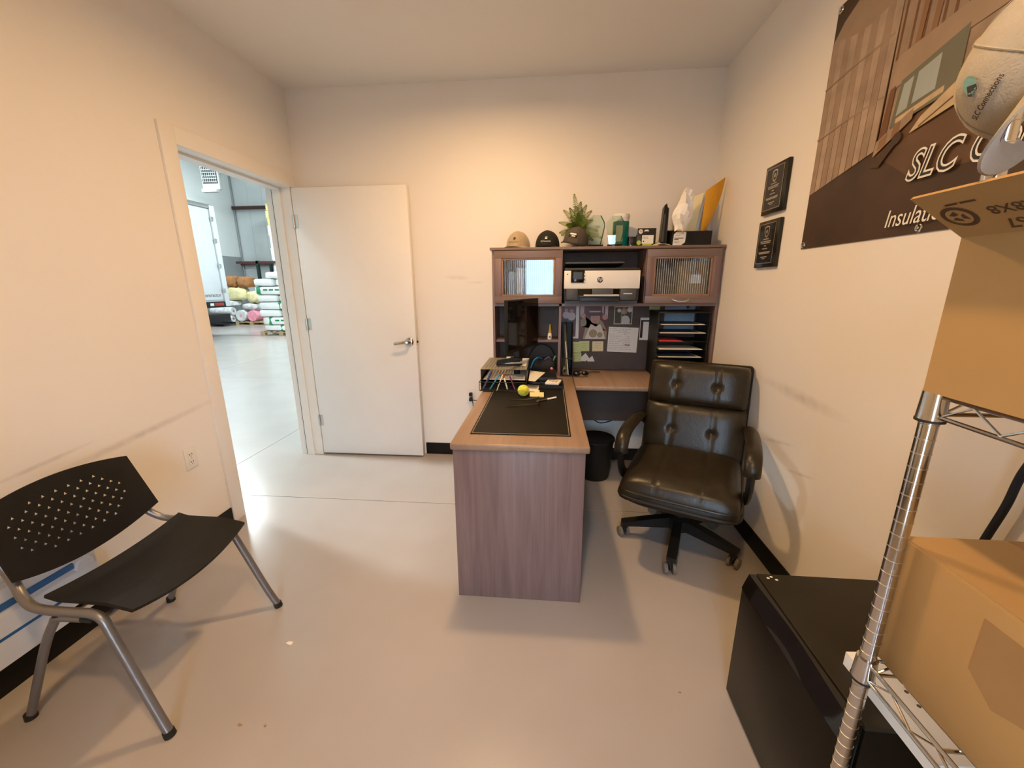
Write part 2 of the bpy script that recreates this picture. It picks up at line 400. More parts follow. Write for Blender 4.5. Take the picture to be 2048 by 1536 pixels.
def highbay(x, y, label):
    t = thing('high_bay_lamp', label, 'ceiling lamp', (x, y, 5.6), group='warehouse high bay lamps')
    ob('housing', box(bmn(), -.6, .6, -.16, .16, .0, .07, .01), 'white_trim', t, True)
    for sx in (-.45, .45): ob('hanger', cyl(bmn(), (sx, 0, .06), (sx, 0, .6), .006, n=6), 'satin_metal', t, True)
    l = bpy.data.lights.new('high_bay_light', 'AREA'); l.shape = 'RECTANGLE'; l.size = 1.15; l.size_y = .28; l.energy = SHOP_LAMP_W; l.color = (.84, .97, 1.0)
    lo = bpy.data.objects.new('high_bay_light', l); COL.objects.link(lo); lo.parent = t; lo.location = (0, 0, -.01)
k = 0
for x in (-9.8, -4.9):
    for y in (3.2, 10.6):
        highbay(x, y, 'long white warehouse lamp %s, %s of its row' % ('over the truck side' if x < -7 else 'over the office side', ('nearer', 'farther')[k % 2])); k += 1

# box truck, rear end facing the office
M('truck_white', (.68, .71, .74), .35, var=.03, scale=2); M('red_lamp', (.35, .03, .02), .3)
t = thing('box_truck', 'white box truck with red tail lamp parked in the warehouse', 'truck', (-10.5, 9.5, 0))
ob('body', box(bmn(), -12.0, -9.02, 8.30, 10.70, .95, 3.42, .02), 'truck_white', t)
ob('rear_door', box(bmn(), -9.02, -9.0, 8.42, 10.57, 1.0, 3.34, .005), 'truck_white', t)
ob('corner_post', box(bmn(), -9.03, -8.96, 10.58, 10.74, .82, 3.44, .01), 'truck_white', t)
ob('header', box(bmn(), -9.03, -8.97, 8.26, 10.74, 3.36, 3.46, .01), 'satin_metal', t)
for z in (1.25, 1.9, 2.55, 3.1): ob('hinge', box(bmn(), -8.965, -8.93, 10.55, 10.62, z-.05, z+.05, .004), 'satin_metal', t)
ob('bumper', box(bmn(), -9.3, -8.9, 8.35, 10.6, .42, .62, .01), 'black_plastic', t)
ob('sill', box(bmn(), -9.05, -8.97, 8.35, 10.6, .80, .95, .005), 'black_plastic', t)
ob('tail_lamp', box(bmn(), -8.97, -8.955, 10.20, 10.50, .845, .925, .004), 'red_lamp', t)
ob('reverse_lamp', box(bmn(), -8.97, -8.955, 10.05, 10.17, .85, .92, .004), 'white_plastic', t)
for y in (8.6, 10.25):
    b = bmn(); cyl(b, (-10.0, y-.14, .42), (-10.0, y+.14, .42), .42, n=28); wh = ob('wheel', b, 'black_vinyl', t)
    b = bmn(); cyl(b, (-10.0, y-.145, .42), (-10.0, y+.145, .42), .22, n=20); ob('hub', b, 'satin_metal', wh)
text('lettering', 'Contractor', .135, 'ink', t, axes((-9.0, 9.88, 1.085), (0, 1, 0), (0, 0, 1)), lift=.003)

# unit heater
M('grille_dark', (.03, .03, .03), .6); M('heater_grey', (.40, .42, .42), .5)
t = thing('unit_heater', 'grey unit heater with dark grille hung high on the warehouse wall', 'heater', (-10.4, 12.7, 4.3))
ob('housing', box(bmn(), -10.68, -10.12, 12.5, 12.62, 4.25, 5.35, .02), 'heater_grey', t)
ob('grille', box(bmn(), -10.64, -10.15, 12.49, 12.5, 4.42, 4.93), 'grille_dark', t)
for i in range(6): ob('louvre', box(bmn(), -10.63, -10.16, 12.46, 12.49, 4.46+i*.085, 4.472+i*.085), 'heater_grey', t)
for i in range(7): ob('grille_bar', box(bmn(), -10.60+i*.067, -10.592+i*.067, 12.475, 12.49, 4.43, 4.92), 'heater_grey', t)
ob('outlet_hood', box(bmn(), -10.62, -10.14, 12.36, 12.5, 4.16, 4.26, .01), 'heater_grey', t)
b = bmn(); tube(b, [(-10.12, 12.56, 4.78), (-9.2, 12.9, 4.78), (-8.0, 13.2, 4.85), (-7.9, 13.2, 6.2)], .09, 12); ob('flue_pipe', b, 'satin_metal', t)
b = bmn(); tube(b, [(-10.5, 12.56, 5.3), (-10.5, 12.56, 6.2)], .02, 8); ob('hanger_rod', b, 'satin_metal', t)
b = bmn(); tube(b, [(-10.15, 12.56, 5.3), (-10.15, 12.56, 6.2)], .02, 8); ob('hanger_rod', b, 'satin_metal', t)

# stacked cartons in the far corner
M('carton_yellow', (.72, .62, .20), .6); M('carton_white', (.82, .84, .84), .6, var=.02)
z = 1.55; n = 0
nm = ['bottom', 'second', 'third', 'fourth', 'fifth', 'sixth', 'seventh', 'eighth']
for h, mt in ((.34, 'carton_white'), (.36, 'carton_white'), (.42, 'carton_white'), (.42, 'carton_white'), (.33, 'carton_white'), (.24, 'carton_yellow'), (.24, 'carton_yellow'), (.24, 'carton_yellow')):
    o = thing('carton', '%s carton, %s of the tall stack by the far wall' % ('yellow' if 'yel' in mt else 'white', nm[n] + (' up' if n else '')), 'box', (-9.3, 14.3, z), group='cartons stacked on the warehouse rack')
    x0 = -9.86 + .03*(n % 2)
    ob('case', box(bmn(), x0, -8.9, 14.08, 14.66, z, z+h-.006, .004), mt, o)
    ob('tape', box(bmn(), x0-.001, -8.9, 14.078, 14.08, z+h*.45, z+h*.52), 'paper', o)
    z += h; n += 1
t = thing('pallet_rack', 'dark green steel storage rack carrying the stacked cartons', 'rack', (-9.5, 14.3, 0))
for x in (-10.45, -8.3):
    for y in (14.0, 14.7): ob('upright', box(bmn(), x, x+.09, y, y+.08, 0, 2.24), 'rack_green', t)
for y in (14.0, 14.72): ob('beam', box(bmn(), -11.2, -8.2, y, y+.06, 2.14, 2.22), 'girt_red', t)
ob('deck', box(bmn(), -10.4, -8.3, 14.0, 14.76, 1.50, 1.545), 'rack_green', t)

# pallets
M('pallet_wood', (.42, .30, .17), .85, var=.2, scale=6)
def pallet(x0, y0, w, dpt, label):
    t = thing('pallet', label, 'pallet', (x0+w/2, y0+dpt/2, 0), group='wooden pallets')
    for i in range(7):
        a = x0+i*(w-.1)/6; ob('deck_board', box(bmn(), a, a+.1, y0, y0+dpt, .115, .135), 'pallet_wood', t)
    for y in (y0, y0+dpt/2-.02, y0+dpt-.04): ob('stringer', box(bmn(), x0, x0+w, y, y+.04, .095, .115), 'pallet_wood', t)
    for xx in (x0, x0+w/2-.06, x0+w-.12):
        for y in (y0, y0+dpt/2-.05, y0+dpt-.1): ob('block', box(bmn(), xx, xx+.12, y, y+.1, .02, .095), 'pallet_wood', t)
    for y in (y0, y0+dpt-.1): ob('bottom_board', box(bmn(), x0, x0+w, y, y+.1, 0, .02), 'pallet_wood', t)
pallet(-8.02, 10.52, 1.2, 1.0, 'wooden pallet under the white and green bags')
pallet(-11.15, 13.45, 1.2, .5, 'wooden pallet under the pink and yellow rolls')

# insulation bags
M('bag_white', (.88, .90, .89), .32, var=.05, scale=5, bump=.5, bscale=18); M('bag_green', (.02, .27, .11), .4, var=.1)
def superbox(bm, cx, cy, cz, a, b, c, e=.35, nu=20, nv=12, wob=.0, seed=0):
    rnd = random.Random(seed); ph = [rnd.uniform(0, 6.28) for _ in range(4)]
    def f(w_, m_): s = math.copysign(abs(w_)**m_, w_); return s
    R = []
    for j in range(nv+1):
        v = -PI/2+PI*j/nv; row = []
        for i in range(nu):
            u = 2*PI*i/nu
            x = f(math.cos(v), e)*f(math.cos(u), e); y = f(math.cos(v), e)*f(math.sin(u), e); z_ = f(math.sin(v), e)
            k_ = 1+wob*(math.sin(5*x+ph[0])*math.sin(7*z_+ph[1])+math.sin(9*y+ph[2]+3*x))
            row.append(bm.verts.new((cx+a*x*k_, cy+b*y*k_, cz+c*z_*k_)))
        R.append(row)
    for j in range(nv):
        for i in range(nu): bm.faces.new((R[j][i], R[j][(i+1) % nu], R[j+1][(i+1) % nu], R[j+1][i]))
    bmesh.ops.remove_doubles(bm, verts=bm.verts, dist=1e-4)
lay = [(.136, .17, [(-7.97, -6.8)], .52), (.306, .22, [(-7.98, -6.8)], .22), (.526, .20, [(-8.03, -7.38), (-7.36, -6.7)], None), (.726, .21, [(-8.04, -6.8)], .62), (.936, .19, [(-8.02, -7.42), (-7.40, -6.7)], 1.16),
       (1.126, .23, [(-8.08, -6.8)], .10), (1.356, .20, [(-8.06, -7.45), (-7.44, -6.7)], None), (1.556, .18, [(-7.72, -6.8)], None)]
q = 0
for li, (z0, h, sp, gb) in enumerate(lay):
    for bi, (x0, x1) in enumerate(sp):
        lab = 'white plastic insulation bag, %s layer of the pallet stack%s' % (nm[li], '' if len(sp) == 1 else (', end nearer the truck' if bi == 0 else ', end nearer the office'))
        t = thing('insulation_bag', lab, 'bag', ((x0+x1)/2, 10.9, z0), group='insulation bags on the pallet')
        b = bmn(); superbox(b, (x0+x1)/2, 10.95, z0+h/2, (x1-x0)/2, .42, h/2-.002, .33, 24, 12, .012, q); ob('sack', b, 'bag_white', t, ang=80)
        if gb is not None and (bi == len(sp)-1 or len(sp) == 1):
            gx = sp[0][0]+gb
            b = bmn(); superbox(b, gx+.07, 10.95, z0+h/2, .075, .424, h/2+.002, .30, 16, 10); ob('green_band', b, 'bag_green', t, ang=80)
            b = bmn()
            for w_ in range(3 if gb < .6 else 2): box(b, gx+.22+w_*.17, gx+.34+w_*.17, 10.518, 10.523, z0+h*.5, z0+h*.68)
            ob('print', b, 'bag_green', t)
        q += 1

# rolls and scrap bundles on the far pallet
M('fibre_brown', (.36, .16, .06), .95, var=.25, scale=14, bump=.6, bscale=30); M('fibre_yellow', (.74, .66, .36), .95, var=.12, scale=10, bump=.6, bscale=25)
M('fibre_pink', (.80, .30, .38), .9, var=.15, scale=12, bump=.5, bscale=30); M('clear_wrap', (.66, .68, .68), .18, var=.3, scale=9, bump=.9, bscale=14)
def bundle(name, label, c, s, mt, e, wob, seed, group='bundles of insulation scrap'):
    t = thing(name, label, 'insulation', (c[0], c[1], c[2]-s[2]), group=group)
    b = bmn(); superbox(b, c[0], c[1], c[2], s[0], s[1], s[2], e, 22, 14, wob, seed); ob('bundle', b, mt, t, ang=70); return t
bundle('insulation_bundle', 'reddish brown insulation roll on top of the heap', (-11.2, 13.72, 1.52), (.22, .22, .19), 'fibre_brown', .6, .05, 1)
bundle('insulation_bundle', 'ochre brown insulation roll beside the reddish one', (-10.70, 13.72, 1.50), (.25, .22, .185), 'fibre_brown', .55, .05, 2)
bundle('insulation_bundle', 'large pale yellow insulation bundle in the heap', (-11.05, 13.72, 1.10), (.36, .22, .225), 'fibre_yellow', .6, .07, 3)
bundle('insulation_bundle', 'smaller pale yellow insulation bundle beside the bags', (-10.45, 13.72, .98), (.22, .22, .2), 'fibre_yellow', .6, .07, 4)
bundle('plastic_bag', 'clear plastic bag with scraps in the heap', (-10.62, 13.72, .655), (.29, .21, .115), 'clear_wrap', .7, .08, 5)
bundle('plastic_bag', 'clear plastic bag under the yellow bundle', (-11.33, 13.74, .765), (.32, .2, .105), 'clear_wrap', .6, .08, 6)
def roll(label, x0, x1, y, z, r, mt, core=None):
    t = thing('wrapped_roll', label, 'roll', ((x0+x1)/2, y, z-r), group='wrapped insulation rolls')
    b = bmn(); lathe(b, [(r*.3, 0), (r*.96, 0), (r, .03), (r*.97, (x1-x0)*.3), (r*1.01, (x1-x0)*.6), (r, x1-x0-.03), (r*.95, x1-x0), (r*.3, x1-x0)], 22, Matrix.Translation((x0, y, z)) @ Matrix.Rotation(PI/2, 4, 'Y'))
    ob('wrap', b, mt, t)
    b = bmn(); cyl(b, (x0-.004, y, z), (x1+.004, y, z), r*.31, n=14); ob('core', b, core or 'cardboard', t)
roll('silver wrapped roll lying above the other low rolls', -11.95, -11.15, 13.45, .50, .14, 'clear_wrap')
roll('long silver wrapped roll lowest by the truck', -11.75, -11.17, 13.42, .235, .12, 'clear_wrap', 'fibre_brown')
roll('short brown roll under the truck corner', -12.0, -11.8, 13.12, .272, .16, 'fibre_brown')
def uproll(label, x, y, r, mt):
    t = thing('wrapped_roll', label, 'roll', (x, y, .136), group='wrapped insulation rolls')
    b = bmn(); lathe(b, [(r*.25, 0), (r*.95, 0), (r, .03), (r, .5), (r*.95, .53), (r*.25, .53)], 24, Matrix.Translation((x, y, .136+r)) @ Matrix.Rotation(-PI/2, 4, 'X') @ Matrix.Translation((0, 0, 0)))
    ob('wrap', b, mt, t)
    b = bmn(); cyl(b, (x, y-.004, .136+r), (x, y+.534, .136+r), r*.26, n=14); ob('core', b, 'fibre_pink', t)
uproll('pink insulation roll with its end towards the door', -10.50, 13.47, .19, 'fibre_pink')
uproll('clear wrapped roll left of the pink one', -10.92, 13.47, .2, 'clear_wrap')
t = thing('dolly', 'low black dolly under the wrapped rolls', 'dolly', (-11.6, 13.6, 0))
ob('deck', box(bmn(), -12.05, -11.17, 12.95, 13.75, .06, .11, .005), 'black_plastic', t)
for x in (-11.95, -11.3):
    for y in (13.02, 13.65):
        b = bmn(); cyl(b, (x-.015, y, .03), (x+.015, y, .03), .03, n=12); ob('wheel', b, 'black_vinyl', t)
# ------------------------------------------------------------------ desk
wood('laminate_v', (.155, .098, .092), (.225, .150, .140), 2, .42, 16)
wood('laminate_top_lit', (.245, .162, .112), (.315, .215, .155), 1, .38, 16)  # same laminate as the panels, colour lightened for light falling on the tops
wood('laminate_h', (.155, .105, .092), (.22, .155, .135), 0, .42, 16)
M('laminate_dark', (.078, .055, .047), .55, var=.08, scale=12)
M('bead_wood', (.30, .16, .09), .35, var=.1)
DT = .745
t = thing('writing_desk', 'brown laminate desk with black writing pad set end-on to the room', 'desk', (-.11, 2.2, 0))
def slab_top(name, x0, x1, y0, y1, parent, mt='laminate_top_lit'):
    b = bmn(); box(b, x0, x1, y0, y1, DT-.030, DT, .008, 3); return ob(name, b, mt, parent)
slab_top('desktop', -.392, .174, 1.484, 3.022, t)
ob('end_panel', box(bmn(), -.384, .158, 1.500, 1.520, 0, DT-.03, .0015), 'laminate_v', t)
ob('side_panel', box(bmn(), -.384, -.366, 1.520, 3.015, .02, DT-.03), 'laminate_v', t)
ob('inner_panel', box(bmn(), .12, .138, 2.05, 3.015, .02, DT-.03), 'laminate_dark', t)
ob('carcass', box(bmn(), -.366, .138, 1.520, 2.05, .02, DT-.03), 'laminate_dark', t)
for z0, z1 in ((.075, .365), (.372, .545), (.552, .708)):
    dr = ob('drawer', box(bmn(), .140, .160, 1.523, 2.045, z0, z1, .003), 'laminate_v', t)
    b = bmn(); tube(b, spline([(.160, 1.72, (z0+z1)/2), (.178, 1.74, (z0+z1)/2), (.178, 1.83, (z0+z1)/2), (.160, 1.85, (z0+z1)/2)], 4), .005, 8); ob('handle', b, 'satin_metal', dr)
ob('plinth', box(bmn(), .10, .138, 1.520, 2.05, 0, .07), 'laminate_v', t)

t = thing('return_desk', 'brown laminate return desk along the back wall under the pinboard', 'desk', (.63, 2.75, 0))
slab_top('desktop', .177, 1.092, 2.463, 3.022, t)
ob('side_panel', box(bmn(), 1.070, 1.088, 2.49, 3.015, 0, DT-.03), 'laminate_v', t)
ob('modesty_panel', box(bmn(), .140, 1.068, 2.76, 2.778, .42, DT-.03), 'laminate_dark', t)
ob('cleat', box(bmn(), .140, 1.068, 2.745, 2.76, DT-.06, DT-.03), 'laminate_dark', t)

# ------------------------------------------------------------------ hutch
HY0, HY1 = 2.74, 3.015
t = thing('desk_hutch', 'brown laminate hutch with two reeded glass doors standing on the desk', 'hutch', (.35, 2.88, DT))
ob('top_panel', box(bmn(), -.390, 1.094, 2.722, 3.022, 1.586, 1.603, .002), 'laminate_h', t)
ob('side_panel', box(bmn(), -.379, -.364, HY0, HY1, DT, 1.586), 'laminate_v', t)
ob('side_panel', box(bmn(), 1.076, 1.091, HY0, HY1, DT, 1.586), 'laminate_v', t)
ob('divider', box(bmn(), .070, .087, HY0, HY1-.01, DT, 1.586), 'laminate_v', t)
ob('divider', box(bmn(), .618, .634, HY0+.005, HY1-.01, 1.244, 1.586), 'laminate_v', t)
ob('long_shelf', box(bmn(), -.364, 1.076, HY0, HY1-.01, 1.226, 1.243), 'laminate_h', t)
ob('low_shelf', box(bmn(), -.364, .070, 2.80, HY1-.01, .975, .990), 'laminate_h', t)
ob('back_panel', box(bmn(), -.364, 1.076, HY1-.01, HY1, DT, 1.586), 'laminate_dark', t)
glass_sheet('reeded_glass', (.965, .98, .975), 1.5)
def reed_mat(name):
    mt = bpy.data.materials.new(name); mt.use_nodes = True; MATS[name] = mt
    N = mt.node_tree.nodes; L = mt.node_tree.links; N.remove(N['Principled BSDF'])
    tr = N.new('ShaderNodeBsdfTransparent'); gl = N.new('ShaderNodeBsdfGlossy'); gl.inputs['Roughness'].default_value = .22; gl.inputs['Color'].default_value = (.85, .92, .93, 1)
    mx = N.new('ShaderNodeMixShader'); mx.inputs[0].default_value = .20
    L.new(tr.outputs[0], mx.inputs[1]); L.new(gl.outputs[0], mx.inputs[2]); L.new(mx.outputs[0], N['Material Output'].inputs['Surface'])
reed_mat('reed_glass')
def hutch_door(x0, x1):
    z0, z1, fwid = 1.245, 1.582, .046
    d = ob('door', box(bmn(), x0, x1, 2.722, 2.738, z0, z0+fwid, .001), 'laminate_h', t)
    ob('top_rail', box(bmn(), x0, x1, 2.722, 2.738, z1-fwid, z1, .001), 'laminate_h', d)
    ob('stile', box(bmn(), x0, x0+fwid, 2.722, 2.738, z0+fwid, z1-fwid, .001), 'laminate_v', d)
    ob('stile', box(bmn(), x1-fwid, x1, 2.722, 2.738, z0+fwid, z1-fwid, .001), 'laminate_v', d)
    gx0, gx1, gz0, gz1 = x0+fwid, x1-fwid, z0+fwid, z1-fwid
    b = bmn()
    for a in ((gz0, gz0+.012), (gz1-.012, gz1)): box(b, gx0, gx1, 2.726, 2.733, a[0], a[1], .0025)
    for a in ((gx0, gx0+.012), (gx1-.012, gx1)): box(b, a[0], a[1], 2.726, 2.733, gz0+.012, gz1-.012, .0025)
    ob('glass_bead', b, 'bead_wood', d)
    ob('pane', box(bmn(), gx0+.004, gx1-.004, 2.7335, 2.7365, gz0+.004, gz1-.004), 'reeded_glass', d)
    b = bmn(); n = 26; gw = (gx1-gx0-.008)/n              # moulded half-round reeds on the face of the sheet
    for i in range(n):
        a0 = gx0+.004+gw*i
        prism(b, [(a0+gw*.5-gw*.20*math.cos(q*PI/6), 2.7334-gw*.22*math.sin(q*PI/6), gz0+.004) for q in range(7)], (0, 0, gz1-gz0-.008))
    ob('reeds', b, 'reed_glass', d, kind='stuff')
    cx = (x0+x1)/2
    b = bmn(); tube(b, spline([(cx-.055, 2.722, 1.272), (cx-.045, 2.708, 1.266), (cx-.02, 2.703, 1.258), (cx+.02, 2.703, 1.258), (cx+.045, 2.708, 1.266), (cx+.055, 2.722, 1.272)], 4), .0045, 8)
    ob('handle', b, 'satin_metal', d)
hutch_door(-.361, .086); hutch_door(.622, 1.074)

# things inside the glazed cupboards
o = thing('carton', 'brown cardboard carton behind the right reeded glass door', 'box', (.93, 2.85, 1.243))
ob('case', box(bmn(), .845, 1.02, 2.79, 2.98, 1.243, 1.51, .002), 'cardboard', o)
ob('label', box(bmn(), .92, .985, 2.7885, 2.79, 1.37, 1.425), 'paper', o); ob('label', box(bmn(), .846, .91, 2.7885, 2.79, 1.275, 1.30), 'paper', o)
tag(ob('binder', box(bmn(), .66, .72, 2.80, 2.98, 1.243, 1.50, .003), 'black_plastic'), 'dark binder standing behind the right reeded glass door', 'binder')
o = thing('supply_box', 'small white and blue box on top of the carton in the cupboard', 'box', (.98, 2.85, 1.511))
M('pale_blue', (.35, .50, .66), .5); M('deep_blue', (.03, .09, .24), .4)
ob('case', box(bmn(), .965, 1.03, 2.80, 2.95, 1.511, 1.565, .002), 'pale_blue', o); ob('label', box(bmn(), .97, 1.0, 2.7988, 2.80, 1.52, 1.56), 'paper', o)
for i, (x, h, mt, nm_) in enumerate(((-.31, .23, 'black_plastic', 'black'), (-.255, .21, 'pale_blue', 'pale blue'), (-.20, .235, 'paper', 'white'))):
    b = bmn(); box(b, x-.022, x+.022, 2.80, 2.99, 1.243, 1.243+h, .002)
    tag(ob('binder', b, mt), '%s binder standing behind the left reeded glass door' % nm_, 'binder')

# ------------------------------------------------------------------ printer
M('printer_dark', (.028, .029, .031), .4, var=.1); M('printer_grey', (.06, .062, .066), .45)
M('screen_blue', (.05, .07, .10), .15)
t = thing('printer', 'white fronted inkjet printer on the open hutch shelf', 'printer', (.335, 2.83, 1.243))
ob('body', box(bmn(), .098, .577, 2.70, 2.98, 1.262, 1.455, .004), 'printer_dark', t)
ob('base', box(bmn(), .105, .57, 2.70, 2.98, 1.243, 1.262), 'printer_grey', t)
ob('front_panel', box(bmn(), .097, .575, 2.674, 2.70, 1.340, 1.452, .003), 'white_plastic', t)
s = ob('display_bezel', box(bmn(), .140, .226, 2.668, 2.674, 1.378, 1.456, .004), 'black_gloss', t)
ob('display', box(bmn(), .155, .212, 2.6672, 2.668, 1.399, 1.444), 'screen_blue', s)
b = bmn()
for zz in (1.43, 1.408, 1.386): box(b, .222, .230, 2.6670, 2.668, zz-.004, zz+.004)
ob('button', b, 'white_plastic', s)
fr = axes((.325, 2.674, 1.395), (1, 0, 0), (0, 0, 1))
lg = flat('logo', [('printer_dark', disc(0, 0, .0185, 28))], t, fr)
text('logo_letters', 'hp', .03, 'white_plastic', lg, axes((.3245, 2.674, 1.3905), (1, 0, 0), (0, 0, 1)), shear=.3, align='CENTER', lift=.0012)
flat('power_mark', [('printer_grey', disc(0, 0, .004, 12))], t, axes((.118, 2.674, 1.43), (1, 0, 0), (0, 0, 1)))
ob('tray_left_cover', box(bmn(), .112, .185, 2.668, 2.70, 1.268, 1.338, .003), 'printer_grey', t)
ob('tray_right_cover', box(bmn(), .455, .555, 2.668, 2.70, 1.268, 1.338, .003), 'printer_grey', t)
flat('model_print', [('white_plastic', rect(0, 0, .055, .0045))], t, axes((.475, 2.668, 1.306), (1, 0, 0), (0, 0, 1)))
ob('output_slot', box(bmn(), .19, .45, 2.694, 2.6995, 1.30, 1.338), 'black_gloss', t)
ob('paper_stop', box(bmn(), .275, .408, 2.655, 2.668, 1.300, 1.338, .002), 'printer_grey', t)
b = bmn(); box(b, .20, .448, 2.645, 2.70, 1.288, 1.297); ob('output_tray', b, 'printer_grey', t)
ob('paper', box(bmn(), .225, .445, 2.640, 2.69, 1.297, 1.303), 'paper', t)
ob('cassette', box(bmn(), .20, .45, 2.664, 2.70, 1.258, 1.286, .003), 'printer_dark', t)
b = bmn(); box(b, .102, .575, 2.71, 2.97, 1.455, 1.470, .003); ob('scan_lid', b, 'printer_dark', t)
b = bmn(); prism(b, [(.105, 2.72, 1.498), (.105, 2.965, 1.478), (.105, 2.965, 1.484), (.105, 2.72, 1.507)], (.375, 0, 0)); ob('feeder_tray', b, 'printer_grey', t)
for x in (.11, .46): ob('feeder_support', box(bmn(), x, x+.015, 2.90, 2.96, 1.468, 1.482), 'printer_dark', t)

# ------------------------------------------------------------------ monitor
t = thing('monitor', 'black flat monitor turned side-on at the end of the desk', 'monitor', (-.15, 2.55, DT))
p0, p1 = Vector((-.232, 2.285, 0)), Vector((-.068, 2.715, 0)); dv = (p1-p0).normalized(); nv = Vector((dv.y, -dv.x, 0))
WD = (p1-p0).length; MZ0, MZ1 = .972, 1.282
fr = Matrix((dv, Vector((0, 0, 1)), nv)).transposed().to_4x4(); fr.translation = Vector((p0.x, p0.y, MZ0))
H = MZ1-MZ0
b = bmn(); box(b, 0, WD, 0, H, -.022, 0, .003, mat=fr); ob('housing', b, 'black_plastic', t)
b = bmn(); box(b, .008, WD-.008, .02, H-.008, 0, .0012, mat=fr); ob('screen', b, 'black_gloss', t)
b = bmn(); box(b, WD*.35, WD*.65, .06, .22, -.045, -.022, .006, mat=fr); ob('rear_bulge', b, 'black_plastic', t)
c = fr @ Vector((WD/2, 0, -.05))
b = bmn(); box(b, c.x-.02, c.x+.02, c.y-.02, c.y+.02, DT+.012, 1.10, .006); ob('neck', b, 'black_plastic', t)
b = bmn(); lathe(b, [(.095, 0), (.095, .006), (.088, .011), (.0001, .012)], 28, Matrix.Translation((c.x, c.y, DT))); ob('foot', b, 'black_plastic', t)

# ------------------------------------------------------------------ desk pad and desk clutter
M('pad_leather', (.010, .0085, .006), .55, spec=.3, var=.15, scale=30, bump=.3, bscale=400)
M('stitch', (.30, .27, .22), .7)
t = thing('desk_pad', 'black leather writing pad with stitched border on the desk', 'desk pad', (-.11, 2.0, DT))
ob('pad', box(bmn(), -.328, .104, 1.592, 2.60, DT, DT+.004, .0015), 'pad_leather', t)
b = bmn()
for x in (-.320, .096): box(b, x-.0012, x+.0012, 1.60, 2.59, DT+.004, DT+.0046)
for y in (1.60, 2.59): box(b, -.32, .096, y-.0012, y+.0012, DT+.004, DT+.0046)
ob('stitching', b, 'stitch', t)
PT = DT+.0047
M('ball_felt', (.66, .66, .045), .95, var=.2, scale=60, bump=.9, bscale=300, sheen=.4); M('ball_seam', (.42, .50, .16), .9)
t = thing('tennis_ball', 'worn yellow tennis ball resting on the desk pad', 'ball', (-.135, 2.195, PT))
b = bmn(); sph(b, (0, 0, .033), .033, u=28, v=18); ob('felt', b, 'ball_felt', t, True)
pts = []
for i in range(64):
    a = 2*PI*i/64; A = .44
    v = Vector((math.cos(a)+A*math.cos(3*a), math.sin(a)-A*math.sin(3*a), 2*math.sqrt(A)*math.sin(2*a))).normalized()*.0331
    v.rotate(Matrix.Rotation(.9, 3, 'X') @ Matrix.Rotation(.5, 3, 'Z')); pts.append(v+Vector((0, 0, .033)))
b = bmn(); tube(b, pts, .0011, 6, closed=True); ob('seam', b, 'ball_seam', t, True)
M('sticky_yellow', (.85, .74, .36), .75, var=.02); M('sticky_green', (.62, .68, .32), .75, var=.02); M('sticky_cream', (.80, .72, .46), .75, var=.02)
def paper_on(name, label, cat, pts, mt, z, th=.0006, group=None):
    b = bmn(); prism(b, [(x, y, z) for x, y in pts], (0, 0, th)); return tag(ob(name, b, mt), label, cat, group)
o = thing('sticky_note_pad', 'pale yellow sticky note pad lying beside the tennis ball', 'note pad', (-.06, 2.22, PT))
b = bmn(); prism(b, [(-.098, 2.178, PT+.003), (-.018, 2.172, PT+.003), (-.020, 2.262, PT+.003), (-.102, 2.262, PT+.003)], (0, 0, .0035)); ob('upper_sheets', b, 'sticky_yellow', o)
b = bmn(); prism(b, [(-.096, 2.18, PT), (-.020, 2.174, PT), (-.022, 2.258, PT), (-.10, 2.258, PT)], (0, 0, .003)); ob('lower_sheets', b, 'sticky_cream', o)
paper_on('paper_slip', 'cream paper slip peeping out behind the sticky pad', 'paper', [(-.075, 2.268), (-.045, 2.268), (-.045, 2.33), (-.078, 2.33)], 'sticky_cream', PT)
paper_on('paper_sheet', 'grey-white sheet lying on the pad behind the tennis ball', 'paper', [(-.145, 2.30), (-.055, 2.29), (-.05, 2.455), (-.14, 2.465)], 'paper', PT+.0008)
# black tray with a pack of cards
t = thing('pen_tray', 'small black desk tray holding a white card pack', 'tray', (.02, 2.45, PT))
b = bmn(); box(b, -.045, .097, 2.365, 2.56, PT, PT+.008, .003); ob('tray_body', b, 'black_plastic', t)
b = bmn()
for a in ((-.045, -.040), (.092, .097)): box(b, a[0], a[1], 2.365, 2.56, PT+.008, PT+.02)
for a in ((2.365, 2.37), (2.555, 2.56)): box(b, -.040, .092, a[0], a[1], PT+.008, PT+.02)
ob('tray_rim', b, 'black_plastic', t)
t = thing('card_pack', 'white card pack with brown print in the black tray', 'card pack', (.035, 2.44, PT+.02))
Rz = Matrix.Translation((.038, 2.435, PT+.021)) @ Matrix.Rotation(-.22, 4, 'Z')
b = bmn(); box(b, -.042, .042, -.05, .05, 0, .012, .001, mat=Rz); ob('box', b, 'paper', t)
M('ink_tan', (.30, .22, .12), .7); M('ink_orange', (.55, .16, .03), .7)
flat('print', [('ink_tan', disc(x, .008, .009, 12)) for x in (-.022, 0, .02)] + [('ink_orange', disc(x, -.022, .008, 12)) for x in (0, .022)], t, Rz @ Matrix.Translation((0, 0, .012)))
